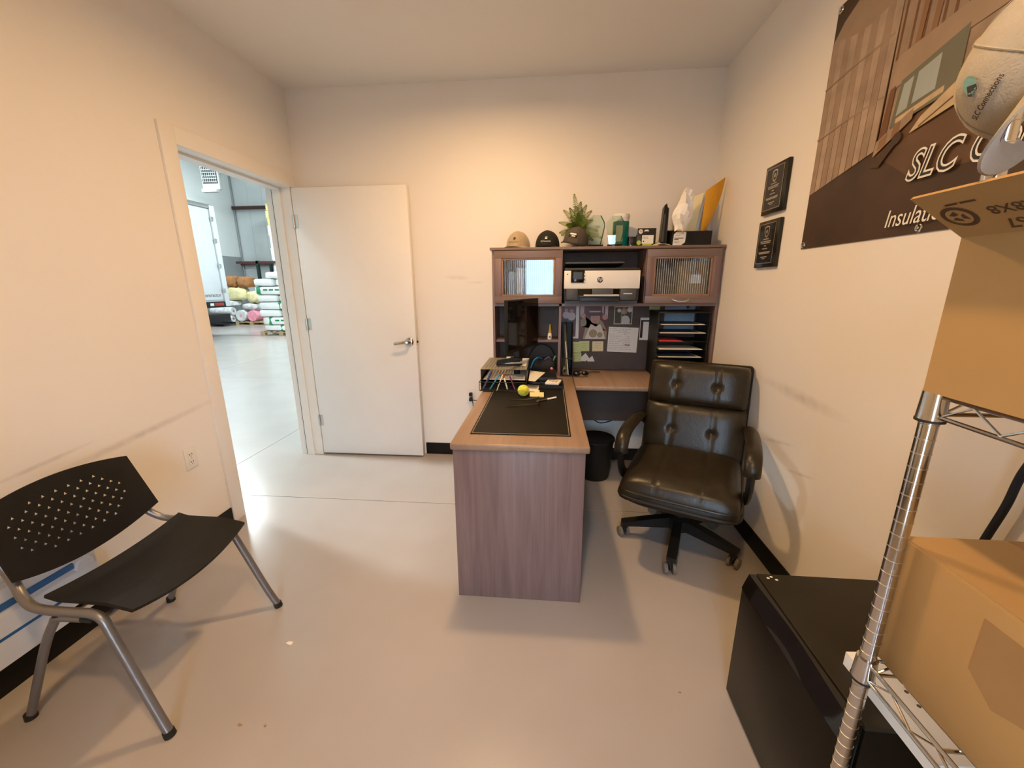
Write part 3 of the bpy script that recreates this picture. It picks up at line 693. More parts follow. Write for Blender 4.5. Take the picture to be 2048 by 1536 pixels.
# marker pen and reading glasses
t = thing('marker_pen', 'white and grey pen lying next to the reading glasses', 'pen', (0, 2.12, PT))
b = bmn(); cyl(b, (-.045, 2.082, PT+.006), (.0, 2.118, PT+.006), .0045, n=12); ob('grip', b, 'printer_grey', t)
b = bmn(); cyl(b, (.0, 2.118, PT+.006), (.050, 2.158, PT+.006), .0055, n=12); ob('cap', b, 'white_plastic', t)
b = bmn(); cyl(b, (-.058, 2.072, PT+.006), (-.045, 2.082, PT+.006), .0012, .0045, n=10); ob('tip', b, 'satin_metal', t)
M('glasses_frame', (.03, .022, .014), .3); glass_sheet('lens_glass', (.93, .93, .93))
t = thing('reading_glasses', 'thin black reading glasses lying open on the desk pad', 'glasses', (-.10, 2.05, PT))
for s, y0 in ((1, 2.108), (-1, 1.988)):
    b = bmn(); tube(b, spline([(-.048, y0, PT+.02), (-.08, y0-.006*s, PT+.012), (-.15, y0-.006*s, PT+.005), (-.185, y0+.004*s, PT+.003), (-.208, y0+.012*s, PT+.003)], 5), .0026, 8); ob('temple_arm', b, 'glasses_frame', t)
for yc in (2.078, 2.018):
    ring = [(-.045, yc+.026*math.cos(a*2*PI/20), PT+.018+.015*math.sin(a*2*PI/20)) for a in range(20)]
    b = bmn(); tube(b, ring, .0012, 6, closed=True); rm = ob('rim', b, 'glasses_frame', t)
    b = bmn(); b.faces.new([b.verts.new(p) for p in ring]); ob('lens', b, 'lens_glass', rm)
b = bmn(); tube(b, [(-.045, 2.052, PT+.022), (-.047, 2.048, PT+.025), (-.045, 2.044, PT+.022)], .0013, 6); ob('bridge', b, 'glasses_frame', t)

# ------------------------------------------------------------------ perforated steel organiser on the desk
M('steel_black', (.022, .021, .02), .42, .3, var=.1); M('steel_top', (.24, .22, .185), .6, 0, var=.1)
t = thing('desk_organizer', 'black perforated steel organiser on the far end of the desk pad', 'organizer', (-.28, 2.5, DT))
ox0, ox1, oy0, oy1, ozt = -.405, -.125, 2.345, 2.735, .872
nu, nvv = 15, 20
def hol(i, j): return 'sq' if 1 <= i < nu-1 and 1 <= j < nvv-1 else None
b = bmn(); sheet(b, lambda u, v: (ox0+(ox1-ox0)*u, oy0+(oy1-oy0)*v, ozt), nu, nvv, .0012, hol, .24)
ob('perforated_top', b, 'steel_top', t, ang=30)
for x in (ox0, ox1-.002): ob('side', box(bmn(), x, x+.002, oy0, oy1, DT+.005, ozt-.001), 'steel_black', t)
ob('rear', box(bmn(), ox0, ox1, oy1-.002, oy1, DT+.005, ozt-.001), 'steel_black', t)
ob('middle_shelf', box(bmn(), ox0+.002, ox1-.002, oy0+.01, oy1-.003, .803, .805), 'steel_black', t)
ob('floor_plate', box(bmn(), ox0+.002, ox1-.002, oy0-.06, oy1-.003, DT+.005, DT+.007), 'steel_black', t)
b = bmn()
for z in (DT+.008, .806): tube(b, [(ox0, oy0-.06, z), (ox1, oy0-.06, z)], .002, 6)
for x in (ox0, ox1):
    tube(b, [(x, oy0, .806), (x, oy0-.06, .806), (x, oy0-.06, DT+.008)], .002, 6)
ob('front_rim', b, 'steel_black', t)
b = bmn()
for i in range(1, 28): box(b, ox0+i*.01-.0004, ox0+i*.01+.0004, oy0-.0605, oy0-.0595, DT+.008, .806)
for i in range(1, 6): box(b, ox0, ox1, oy0-.0605, oy0-.0595, DT+.008+i*.01-.0004, DT+.008+i*.01+.0004)
ob('front_mesh', b, 'steel_black', t)
paper_on('paper_stack', 'white papers inside the black organiser catching spots of light', 'paper', [(-.39, 2.355), (-.135, 2.35), (-.135, 2.66), (-.39, 2.66)], 'paper', .8055, .004)
paper_on('paper_sheet', 'white sheet sticking out of the right of the organiser', 'paper', [(-.115, 2.36), (-.075, 2.345), (-.015, 2.60), (-.118, 2.66)], 'paper', .800)
o = thing('file_tray', 'low dark document tray beside the steel organiser', 'tray', (-.05, 2.55, DT))
b = bmn(); box(b, -.121, .058, 2.47, 2.70, .765, .797, .004); ob('lid', b, 'black_plastic', o)
b = bmn(); box(b, -.116, .053, 2.475, 2.695, PT, .765, .004); ob('base', b, 'printer_grey', o)
# on top of the organiser
t = thing('stapler', 'black desk stapler on top of the perforated organiser', 'stapler', (-.24, 2.47, ozt+.002))
fr = Matrix.Translation((-.245, 2.455, ozt+.002)) @ Matrix.Rotation(.22, 4, 'Z')
b = bmn(); box(b, -.075, .085, -.018, .018, 0, .009, .003, mat=fr); ob('base', b, 'black_plastic', t)
b = bmn(); prism(b, [fr @ Vector(p) for p in ((-.08, -.016, .010), (.06, -.016, .030), (.085, -.016, .030), (.087, -.016, .046), (.03, -.016, .048), (-.07, -.016, .034))], fr.to_3x3() @ Vector((0, .032, 0))); ob('arm', b, 'black_plastic', t)
b = bmn(); box(b, -.02, .08, -.008, .008, .012, .022, mat=fr); ob('magazine_rail', b, 'satin_metal', t)
t = thing('eraser_block', 'small white block standing on the organiser behind the stapler', 'block', (-.25, 2.60, ozt+.002))
b = bmn(); box(b, -.272, -.245, 2.585, 2.61, ozt+.002, ozt+.032, .002); ob('block', b, 'white_plastic', t)
b = bmn(); box(b, -.244, -.225, 2.585, 2.61, ozt+.002, ozt+.036, .002); ob('clip', b, 'printer_grey', t)
paper_on('paper_sheet', 'white card on the organiser top by the monitor', 'paper', [(-.20, 2.47), (-.135, 2.43), (-.128, 2.71), (-.21, 2.70)], 'paper', ozt+.003, .001)
# pens in the front compartment
PENS = [('dark blue marker leaning left in the organiser', (.02, .03, .13), (-.385, 2.30, .755), (-.335, 2.33, .862), .0075), ('light blue capped pen in the organiser front', (.03, .28, .50), (-.345, 2.295, .755), (-.29, 2.33, .842), .005),
        ('pale pencil leaning out of the organiser', (.62, .55, .42), (-.30, 2.277, .752), (-.265, 2.30, .85), .0035), ('red topped pen in the organiser front', (.45, .02, .02), (-.235, 2.295, .755), (-.268, 2.33, .85), .005), ('purple pen leaning right in the organiser', (.18, .03, .12), (-.19, 2.295, .755), (-.225, 2.33, .832), .0045)]
for i, (lb, c_, a, z_, r) in enumerate(PENS):
    mt = 'pen_col_%d' % i; M(mt, c_, .35)
    a, z_ = Vector(a), Vector(z_)
    t = thing('pen', lb, 'pen', a, group='pens in the desk organiser')
    b = bmn(); cyl(b, a+(z_-a)*.06, a+(z_-a)*.72, r*.9, n=10); ob('barrel', b, mt if i != 3 else 'white_plastic', t)
    b = bmn(); cyl(b, a+(z_-a)*.72, z_, r, n=10); ob('cap', b, mt if i != 2 else 'sticky_cream', t)
    b = bmn(); cyl(b, a, a+(z_-a)*.06, r*.2, r*.85, n=8); ob('tip', b, 'satin_metal', t)
# dark pouch with cords, cable loop, glue, little figure
M('pouch_cloth', (.012, .012, .014), .8, var=.3, scale=20, bump=.8, bscale=60); M('cord_blue', (.01, .16, .42), .45); M('cord_purple', (.10, .06, .22), .5); M('cord_green', (.02, .28, .16), .5)
t = thing('cable_pouch', 'dark cloth pouch with coloured cords in the left hutch bay', 'pouch', (-.03, 2.86, DT))
b = bmn(); superbox(b, -.03, 2.86, DT+.055, .085, .10, .055, .6, 20, 12, .06, 11); ob('pouch', b, 'pouch_cloth', t, ang=80)
for mt, pts in (('cord_blue', [(-.12, 2.77, .79), (-.10, 2.78, .84), (-.075, 2.79, .865), (-.04, 2.82, .855)]), ('cord_purple', [(-.02, 2.80, .85), (.005, 2.79, .87), (.02, 2.80, .85), (.03, 2.83, .80)]), ('cord_green', [(.035, 2.83, .82), (.045, 2.83, .85), (.055, 2.84, .87)])):
    b = bmn(); tube(b, spline(pts, 5), .006, 8); ob('cord', b, mt, t)
b = bmn(); tube(b, spline([(-.157, 2.85, .80), (-.13, 2.85, .88), (-.085, 2.86, .94), (-.035, 2.86, .952), (.02, 2.86, .925), (.048, 2.86, .87), (.055, 2.855, .80), (.05, 2.83, .755)], 6), .0055, 8)
tag(ob('cable', b, 'black_plastic'), 'thick black cable arching through the left hutch bay', 'cable')
M('glue_yellow', (.80, .48, .03), .4)
t = thing('glue_bottle', 'small glue bottle with yellow nozzle on the low hutch shelf', 'glue', (.012, 2.85, .990))
b = bmn(); lathe(b, [(.0145, 0), (.0155, .004), (.0155, .03), (.012, .042), (.009, .046)], 20); ob('bottle', b, 'white_plastic', t, True)
b = bmn(); lathe(b, [(.011, .045), (.011, .058), (.0085, .062), (.0055, .085), (.003, .105), (.0005, .106)], 20); ob('nozzle', b, 'glue_yellow', t, True)
flat('label', [('printer_grey', disc(0, 0, .007, 14))], t, axes((0, -.0158, .018), (1, 0, 0), (0, 0, 1)), local=True)
t = thing('figurine', 'small dark red ornament beside the hutch divider', 'ornament', (.03, 2.735, DT))
M('dark_red', (.10, .015, .02), .25)
b = bmn(); lathe(b, [(.022, 0), (.024, .01), (.02, .02), (.0001, .022)], 16, Matrix.Translation((.032, 2.725, PT))); ob('base', b, 'black_gloss', t)
b = bmn(); sph(b, (.032, 2.725, PT+.038), .02, (1, 1, .95)); ob('body', b, 'dark_red', t)
b = bmn(); sph(b, (.028, 2.712, PT+.055), .009); ob('head', b, 'fibre_pink', t)

# ------------------------------------------------------------------ magazine holder, sunglasses on the return desk
M('olive_folder', (.07, .075, .045), .6); M('mag_grey', (.28, .26, .25), .5, var=.35, scale=18)
t = thing('magazine_holder', 'black magazine holder against the hutch divider', 'file holder', (.13, 2.86, DT))
b = bmn(); prism(b, [(.092, 2.735, DT), (.092, 2.99, DT), (.092, 2.99, 1.10), (.092, 2.90, 1.10), (.092, 2.735, .86)], (.003, 0, 0)); ob('side', b, 'black_plastic', t)
b = bmn(); prism(b, [(.172, 2.735, DT), (.172, 2.99, DT), (.172, 2.99, 1.10), (.172, 2.90, 1.10), (.172, 2.735, .86)], (.003, 0, 0)); ob('side', b, 'black_plastic', t)
ob('base', box(bmn(), .095, .172, 2.735, 2.99, DT, DT+.004), 'black_plastic', t); ob('rear', box(bmn(), .095, .172, 2.987, 2.99, DT, 1.10), 'black_plastic', t)
ob('front_lip', box(bmn(), .095, .172, 2.732, 2.735, DT, DT+.012), 'black_plastic', t); ob('front_bar', box(bmn(), .095, .172, 2.732, 2.735, .868, .874), 'black_plastic', t)
b = bmn(); prism(b, [(.125, 2.745, .76), (.128, 2.98, .76), (.122, 2.98, 1.09), (.108, 2.80, 1.10)], (.012, -.004, 0)); tag(ob('folder', b, 'olive_folder'), 'olive green folder standing in the magazine holder', 'folder')
b = bmn(); prism(b, [(.142, 2.74, .755), (.148, 2.97, .755), (.135, 2.97, 1.02), (.118, 2.75, .98)], (.004, 0, 0)); tag(ob('paper_sheet', b, 'paper'), 'white sheet standing on edge in the magazine holder', 'paper')
pts = []
for i in range(30):
    a = i*.42; r = .010+.0006*i; pts.append((.121+r*math.cos(a)*.75, DT+.034+r*math.sin(a)))
b = bmn(); A = [b.verts.new((x, 2.738, z)) for x, z in pts]; B = [b.verts.new((x, 2.96, z+.03)) for x, z in pts]
fs = [b.faces.new((A[i], A[i+1], B[i+1], B[i])) for i in range(29)]; thicken(b, fs, .001)
tag(ob('rolled_magazine', b, 'mag_grey'), 'rolled up grey magazine lying in the magazine holder', 'magazine')
t = thing('sunglasses', 'black sunglasses on a cord lying on the return desk', 'glasses', (.24, 2.80, DT))
for xc in (.205, .262):
    b = bmn(); sph(b, (xc, 2.745+.02*(xc > .23), DT+.018), .026, (1, .22, .65), 16, 8); ob('lens', b, 'black_gloss', t)
b = bmn(); tube(b, spline([(.178, 2.75, DT+.02), (.18, 2.82, DT+.012), (.20, 2.885, DT+.006), (.24, 2.90, DT+.006)], 5), .003, 8); ob('temple_arm', b, 'black_plastic', t)
b = bmn(); tube(b, spline([(.288, 2.77, DT+.02), (.30, 2.83, DT+.012), (.33, 2.86, DT+.008), (.375, 2.865, DT+.006)], 5), .003, 8); ob('temple_arm', b, 'black_plastic', t)
b = bmn(); tube(b, spline([(.24, 2.90, DT+.006), (.275, 2.915, DT+.005), (.29, 2.86, DT+.006), (.25, 2.82, DT+.005), (.21, 2.80, DT+.005), (.17, 2.77, DT+.004), (.20, 2.72, DT+.003), (.25, 2.715, DT+.003), (.28, 2.74, DT+.003)], 6), .0018, 6); ob('cord', b, 'black_plastic', t)
# ------------------------------------------------------------------ notes and photographs on the hutch back panel
PY = 3.005
def pin(name, label, cat, x0, z0, x1, z1, mt, rot=0, group='notes and pictures pinned to the hutch back', th=.0008, lay=0):
    cx, cz = (x0+x1)/2, (z0+z1)/2
    o = thing(name, label, cat, (cx, PY, cz), group=group)
    fr = axes((cx, PY-lay*.0012, cz), (math.cos(rot), 0, math.sin(rot)), (-math.sin(rot), 0, math.cos(rot)))
    b = bmn(); box(b, -(x1-x0)/2, (x1-x0)/2, -(z1-z0)/2, (z1-z0)/2, 0, th, mat=fr); ob('sheet', b, mt, o)
    return o, fr @ Matrix.Translation((0, 0, th)), (x1-x0)/2, (z1-z0)/2
M('photo_maroon', (.12, .035, .045), .35); M('photo_pale', (.55, .44, .46), .4); M('photo_skin', (.50, .27, .22), .4); M('photo_dark', (.025, .02, .02), .35)
M('photo_olive', (.30, .25, .15), .4); M('photo_hat', (.09, .03, .035), .35); M('photo_green', (.05, .06, .03), .35); M('photo_light', (.62, .58, .55), .4); M('pen_line', (.10, .12, .28), .8)
o, fr, a, b_ = pin('photo_print', 'group photograph with white border beside the hutch divider', 'photo', .095, .975, .225, 1.222, 'paper')
flat('image', [('photo_maroon', rect(-.065, -.11, .043, .12)), ('photo_pale', disc(-.03, .05, .026)), ('photo_pale', disc(.01, .04, .03)), ('photo_skin', disc(-.03, .085, .013)), ('photo_skin', disc(.01, .08, .014)), ('photo_dark', rect(-.05, -.09, -.02, .02)), ('photo_dark', rect(0, -.09, .03, .01))], o, fr)
o, fr, a, b_ = pin('photo_print', 'large portrait print of a child in a brim hat', 'photo', .226, .965, .436, 1.222, 'photo_maroon')
flat('image', [('photo_pale', rect(-.098, .05, -.07, .122)), ('photo_pale', rect(.08, .03, .102, .122)), ('photo_pale', rect(.06, .06, .07, .122)),
     ('photo_olive', [(-.075, -.122), (.10, -.122), (.10, -.06), (.07, .0), (.05, .02), (-.02, .015), (-.05, -.02), (-.09, -.03), (-.095, .02), (-.06, .04), (-.05, .0)]),
     ('photo_light', [(-.06, -.12), (-.02, -.01), (.02, -.03), (.05, -.01), (.07, -.05), (.09, -.12)]), ('photo_olive', disc(.0, -.08, .03)), ('photo_olive', disc(.05, -.09, .02)),
     ('photo_skin', disc(-.075, .05, .018)), ('photo_skin', disc(.083, .04, .02)), ('photo_skin', disc(.012, .03, .035, 20, 1.1)), ('photo_hat', disc(.005, .065, .062, 24, .28)), ('photo_hat', [(-.035, .065), (-.03, .115), (.0, .124), (.04, .118), (.05, .065)]),
     ('photo_pale', [(-.033, .075), (.049, .075), (.048, .085), (-.032, .085)]), ('photo_dark', disc(.0, .035, .003, 8)), ('photo_dark', disc(.026, .033, .003, 8)), ('photo_hat', disc(.012, .012, .006, 10, .4))], o, fr)
o, fr, a, b_ = pin('photo_print', 'small square outdoor portrait print with thin pale border', 'photo', .478, 1.082, .608, 1.210, 'photo_light')
flat('image', [('photo_green', rect(-.060, -.059, .060, .059)), ('photo_light', disc(-.03, .035, .014)), ('photo_light', disc(.045, .04, .018)), ('photo_olive', disc(.005, .03, .024)), ('photo_skin', disc(-.002, .025, .014)), ('photo_light', [(-.012, -.059), (-.01, -.01), (.01, .0), (.035, -.005), (.05, -.03), (.048, -.059)]), ('photo_olive', rect(-.016, -.05, -.01, .02))], o, fr)
o, fr, a, b_ = pin('paper_sheet', 'large white handwritten sheet pinned under the square photo', 'paper', .442, .876, .657, 1.060, 'paper', -.03, lay=1)
it = []
rnd = random.Random(3)
for r in range(12):
    v = .078-r*.0135; u = -.1
    while u < .05:
        l = rnd.uniform(.006, .022); it.append(('pen_line', rect(u, v, u+l, v+.0018))) if rnd.random() < .75 else None
        u += l+.006
it.append(('ink', rect(.015, -.038, .055, -.034)))
flat('handwriting', it, o, fr)
o, fr, a, b_ = pin('paper_sheet', 'white slip with dark band pinned beside the sorter', 'paper', .668, .967, .735, 1.13, 'paper')
flat('print', [('photo_dark', rect(-.030, -.065, -.012, .06)), ('photo_dark', rect(-.03, .052, .033, .064))], o, fr)
for lb, x0, z0, x1, z1, mt, ly in (('pale green note left of the yellow green one', .178, .868, .249, .950, 'sticky_green', 0), ('yellow green note with a line of writing on top', .232, .880, .308, .957, 'sticky_green', 1), ('cream sticky note standing alone under the portrait', .330, .880, .411, .955, 'sticky_cream', 0), ('lowest pale green note on the pinboard', .180, .800, .252, .864, 'sticky_green', 2), ('green note at the top above the paper sorter', .725, 1.185, .80, 1.226, 'sticky_green', 0)):
    o, fr, a, b_ = pin('sticky_note', lb, 'note', x0, z0, x1, z1, mt, rnd.uniform(-.03, .03), lay=ly)
    flat('writing', [('ink_tan', rect(-a*.6, b_*(.5-.4*k), a*(.6-.25*k), b_*(.5-.4*k)+.0016)) for k in range(3)], o, fr)
for lb, pts, ly in (('white torn card beside the lowest green note', [(.25, .835), (.283, .866), (.312, .826), (.285, .803), (.252, .805)], 3), ('white torn card at the right of the other', [(.295, .812), (.333, .846), (.352, .803), (.300, .802)], 4)):
    b = bmn(); prism(b, [(x, PY-.001-ly*.0006, z) for x, z in pts], (0, -.0006, 0)); tag(ob('torn_card', b, 'paper'), lb, 'card')
o, fr, a, b_ = pin('paper_sheet', 'pale blue-white notice behind the top of the paper sorter', 'paper', .835, 1.02, 1.045, 1.226, 'pale_blue')
flat('print', [('photo_dark', [(-.005+.03, .103), (.075, .103), (.055, .068)])], o, fr)

# ------------------------------------------------------------------ paper sorter
t = thing('paper_sorter', 'black desktop paper sorter with six shelves in the right hutch bay', 'paper sorter', (.90, 2.86, DT))
sx0, sx1, sy0, sy1 = .728, 1.060, 2.745, 2.995
ob('top', box(bmn(), sx0, sx1, sy0, sy1, 1.180, 1.189, .002), 'black_plastic', t)
for x in (sx0, sx1-.006):
    b = bmn(); prism(b, [(x, sy1, DT), (x, sy1, 1.18), (x, sy0+.02, 1.18), (x, sy0, 1.12), (x, sy0+.015, .95), (x, sy0, .90), (x, sy0, DT)], (.006, 0, 0)); ob('side', b, 'black_plastic', t)
ob('base', box(bmn(), sx0, sx1, sy0, sy1, DT, DT+.008, .002), 'black_plastic', t)
levels = [1.104, 1.048, .993, .938, .885, .83]
for z in levels: ob('shelf', box(bmn(), sx0+.006, sx1-.006, sy0+.015, sy1, z-.005, z-.001), 'black_plastic', t)
M('folder_red', (.60, .06, .06), .6); M('folder_blue', (.06, .11, .22), .6)
for z, mt, mt2, x1, lb in ((1.104, 'paper', 'folder_blue', 1.03, 'blue and white papers on the top sorter shelf'), (1.048, 'paper', 'folder_blue', 1.04, 'blue and white papers on the second sorter shelf'), (.993, 'folder_red', 'folder_red', .90, 'red folder on the third sorter shelf'), (.938, 'paper', 'paper', 1.03, 'white papers on the fourth sorter shelf'), (.885, 'paper', 'folder_blue', 1.03, 'papers on the fifth sorter shelf')):
    o = thing('paper_stack', lb, 'paper', (.88, 2.86, z), group='papers in the sorter')
    b = bmn(); prism(b, [(sx0+.02, 2.752, z-.001), (x1, 2.752, z-.001), (x1-.02, 2.97, z-.001), (sx0+.014, 2.97, z-.001)], (0, 0, .004)); ob('sheets', b, mt, o)
    b = bmn(); prism(b, [(sx0+.022, 2.77, z+.003), (x1-.03, 2.77, z+.003), (x1-.03, 2.96, z+.003), (sx0+.02, 2.96, z+.003)], (0, 0, .0015)); ob('cover', b, mt2, o)

# ------------------------------------------------------------------ things on top of the hutch
HT = 1.603
M('cap_tan', (.40, .31, .20), .85, var=.08, scale=40, bump=.5, bscale=500, sheen=.3); M('cap_black', (.014, .012, .010), .85, var=.2, scale=40, bump=.5, bscale=500); M('cap_grey', (.085, .072, .060), .85, var=.1, scale=40, bump=.5, bscale=500)
M('cap_navy', (.010, .013, .022), .7); M('cap_cream', (.36, .32, .255), .85, var=.07, scale=30, bump=.6, bscale=400, sheen=.3); M('logo_teal', (.16, .36, .36), .6)
def crown_pt(a, h, rx, ry, hh):
    """a: angle from front (-Y), h: 0 rim .. 1 top"""
    k = math.sin(min(1, h)*PI/2); r = (1-k**2.3)**.5 if k < 1 else 0
    fr_ = max(0, math.cos(a))
    return Vector((rx*r*math.sin(a), -ry*r*math.cos(a)*(1+.06*fr_*(1-h)), hh*k*(1+.06*fr_*(1-h)*h*2)))
def cap(name, label, mc, mb, loc, rotz, lettering=None, patch=False, s=1.0, mats=('ink', 'ink'), mat4=None, group='caps', tilt=0, ts=1.0, hk=1.0, vd=.010):
    t = thing(name, label, 'cap', loc, rotz, group)
    if tilt: t.rotation_euler = (tilt[0], tilt[1], rotz)
    if mat4 is not None: t.matrix_basis = mat4
    rx, ry, hh = .082*s, .098*s, .108*s*hk
    b = bmn(); nu_, nv_ = 36, 12
    V = [[b.verts.new(crown_pt(2*PI*i/nu_, j/nv_, rx, ry, hh)) for i in range(nu_)] for j in range(nv_)]
    top = b.verts.new((0, 0, hh)); fs = []
    for j in range(nv_-1):
        for i in range(nu_): fs.append(b.faces.new((V[j][i], V[j][(i+1) % nu_], V[j+1][(i+1) % nu_], V[j+1][i])))
    for i in range(nu_): fs.append(b.faces.new((V[-1][i], V[-1][(i+1) % nu_], top)))
    bmesh.ops.recalc_face_normals(b, faces=b.faces); thicken(b, fs, .0018)
    ob('crown', b, mc, t, True, ang=60)
    for k in range(3):
        a = k*PI/3+PI/6; pts = [crown_pt(a, h/14, rx, ry, hh)*1.004 for h in range(0, 14)] + [Vector((0, 0, hh*1.002))] + [crown_pt(a+PI, h/14, rx, ry, hh)*1.004 for h in range(13, -1, -1)]
        b = bmn(); tube(b, pts, .0012*s, 5); ob('seam', b, mc, t, True)
    b = bmn(); sph(b, (0, 0, hh*1.005), .007*s, (1, 1, .6), 12, 8); ob('button', b, mc, t, True)
    b = bmn()
    def vis(u, v):
        a = (u-.5)*PI*.86; base = crown_pt(a, .02, rx, ry, hh); d_ = .068*s*math.cos(a*1.02)**.6 if abs(a) < 1.45 else 0
        return (base.x*(1+.02*v), base.y-d_*v, .004-(.004*v+vd*v*math.sin(a)**2)*s)
    sheet(b, vis, 24, 6, .003); ob('visor', b, mb, t, True, ang=60)
    def on(u, v):
        """point on the crown front for print coordinates u (right), v (up from rim)"""
        h = v/hh*.68; return crown_pt(u/rx, h, rx, ry, hh)
    def drape(o):
        inv = o.matrix_basis
        for vv in o.data.vertices:
            p = vv.co; base = on(p.x, p.y); n = Vector((base.x/(rx*rx), base.y/(ry*ry), base.z/(hh*hh))).normalized(); vv.co = base+n*(.0016+abs(p.z))
    if lettering:
        o1 = text('lettering', lettering, .0112*s*ts, mats[0], t, Matrix(), align='CENTER', local=True, sx=.86); o1.data.transform(Matrix.Translation((0, .026*s, 0))); drape(o1)
        o2 = flat('emblem', [(mats[1], disc(.004*s, .052*s, .0095*s, 16)), (mats[0], [(-.006*s, .046*s), (.001*s, .053*s), (.010*s, .045*s), (.006*s, .041*s), (.0, .046*s), (-.003*s, .041*s)])], t, Matrix(), local=True); drape(o2)
    if patch:
        o2 = flat('patch', [('cap_black', [(-.03*s+.006*s*i, .034*s) for i in range(11)] + [(.03*s-.006*s*i, .064*s) for i in range(11)]), ('paper', [(-.024*s+.0048*s*i, .050*s) for i in range(11)] + [(.024*s-.0048*s*i, .060*s) for i in range(11)]), ('paper', [(-.006*s+.003*s*i, .039*s) for i in range(9)] + [(.018*s-.003*s*i, .046*s) for i in range(9)])], t, Matrix(), local=True); drape(o2)
    return t
cap('baseball_cap', 'tan baseball cap on the left end of the hutch', 'cap_tan', 'cap_tan', (-.215, 2.900, HT+.011), -.25, 'SLC Connections', s=.98, mats=('ink', 'ink'))
cap('baseball_cap', 'black baseball cap between the tan and grey caps', 'cap_black', 'cap_black', (-.015, 2.895, HT+.011), -.12, 'SLC Connections', s=1.0, mats=('ink_white', 'logo_teal'))
cap('baseball_cap', 'charcoal baseball cap with a dark patch in front of the fern', 'cap_grey', 'cap_navy', (.174, 2.872, HT+.030), -.35, None, True, s=1.0, tilt=(.04, .20))
# fern
M('leaf_green', (.085, .135, .014), .5, var=.3, scale=15); M('leaf_pale', (.20, .24, .06), .5, var=.2, scale=15); M('pot_white', (.72, .69, .64), .4)
t = thing('potted_fern', 'small green fern in a white pot behind the charcoal cap', 'plant', (.19, 2.965, HT))
b = bmn(); lathe(b, [(.032, 0), (.04, .05), (.043, .065), (.038, .065), (.036, .055), (.0001, .054)], 24, Matrix.Translation((.19, 2.965, HT))); ob('pot', b, 'pot_white', t)
rnd = random.Random(21)
FR = [(-.03, .345, -.01), (.015, .29, 0), (.055, .27, -.02), (.09, .23, .0), (-.10, .24, -.02), (-.13, .16, -.02), (-.125, .09, -.03), (.10, .17, -.02), (-.06, .25, -.04), (.0, .21, -.06), (.06, .16, -.06), (-.08, .14, -.06), (.14, .10, -.01), (.17, .05, .0), (.03, .25, .03), (-.05, .2, .03), (-.10, .03, -.03), (.07, .08, -.07)]
FR += [(dx*rnd.uniform(.55, .9), dz*rnd.uniform(.55, .85), dy-rnd.uniform(.0, .05)) for dx, dz, dy in FR]
for k, (dx, dz, dy) in enumerate(FR):
    p0 = Vector((.19, 2.965, HT+.055)); tip = Vector((.19+dx, 2.96+dy*.9-.03*(dy > -.005), HT+.02+dz*.98))
    mid = p0.lerp(tip, .5)+Vector((-dx*.12, 0, .035)); path = spline([p0, mid, tip], 13)
    b = bmn(); tube(b, path, .0012, 5)
    n = len(path)
    for i in range(4, n-1):
        f = i/(n-1); L_ = .036*math.sin(PI*(.12+.85*f))**.8*(1.05-f*.45)
        tg = (path[i+1]-path[i-1]).normalized(); sd = tg.cross(Vector((0, -1, .25))).normalized()
        for s in (-1, 1):
            d_ = (sd*s+tg*.55+Vector((0, rnd.uniform(-.35, .1), rnd.uniform(-.15, .1)))).normalized(); wv = tg*.0042
            q0, q1 = path[i], path[i]+d_*L_
            mdl = q0.lerp(q1, .45)
            vs_ = [b.verts.new(p) for p in (q0, mdl+wv, q1, mdl-wv*.6)]
            b.faces.new(vs_)
    ob('frond', b, 'leaf_pale' if k in (4, 5, 12, 13) else 'leaf_green', t, ang=10)
# glass awards
glass_sheet('award_glass', (.88, .96, .915), 1.5); M('award_edge', (.04, .26, .15), .1, var=.3, scale=60)
def award(label, x, y, s, rz):
    t = thing('glass_award', label, 'award', (x, y, HT), rz, 'glass awards on the hutch')
    P_ = [(-.034, .018), (.034, .018), (.056, .125), (.052, .150), (.030, .186), (-.020, .186), (-.052, .150), (-.056, .125)]
    b = bmn(); prism(b, [(u*s, -.007, v*s) for u, v in P_], (0, .014, 0)); ob('slab', b, 'award_glass', t, True, ang=20)
    b = bmn(); tube(b, [(.034*s, .0068, .02*s), (.056*s, .0068, .125*s), (.052*s, .0068, .150*s), (.030*s, .0068, .186*s)], .0028, 6); ob('green_edge', b, 'award_edge', t, True)
    b = bmn(); box(b, -.045*s, .045*s, -.02, .02, 0, .018*s, .002); ob('base', b, 'black_gloss', t, True)
award('clear glass award with slanted top right of the fern', .302, 2.84, 1.08, .18); award('clear glass award with slanted top in front of the canister', .428, 2.84, 1.05, -.12)
M('can_teal', (.0, .20, .15), .35, var=.05)
t = thing('canister', 'white lidded canister with teal label behind the glass award', 'canister', (.475, 2.91, HT))
b = bmn(); lathe(b, [(.05, 0), (.052, .005), (.052, .19), (.0001, .19)], 32); ob('body', b, 'white_plastic', t, True)
b = bmn(); lathe(b, [(.0525, .012), (.0525, .168)], 32); ob('label', b, 'can_teal', t, True)
b = bmn(); lathe(b, [(.054, .19), (.054, .212), (.050, .216), (.0001, .217)], 32); ob('lid', b, 'white_plastic', t, True)
flat('label_window', [('sticky_cream', rect(-.022, .0, .022, .10))], t, axes((-.018, -.0555, .04), (1, 0, 0), (0, 0, 1)), lift=.0, local=True)
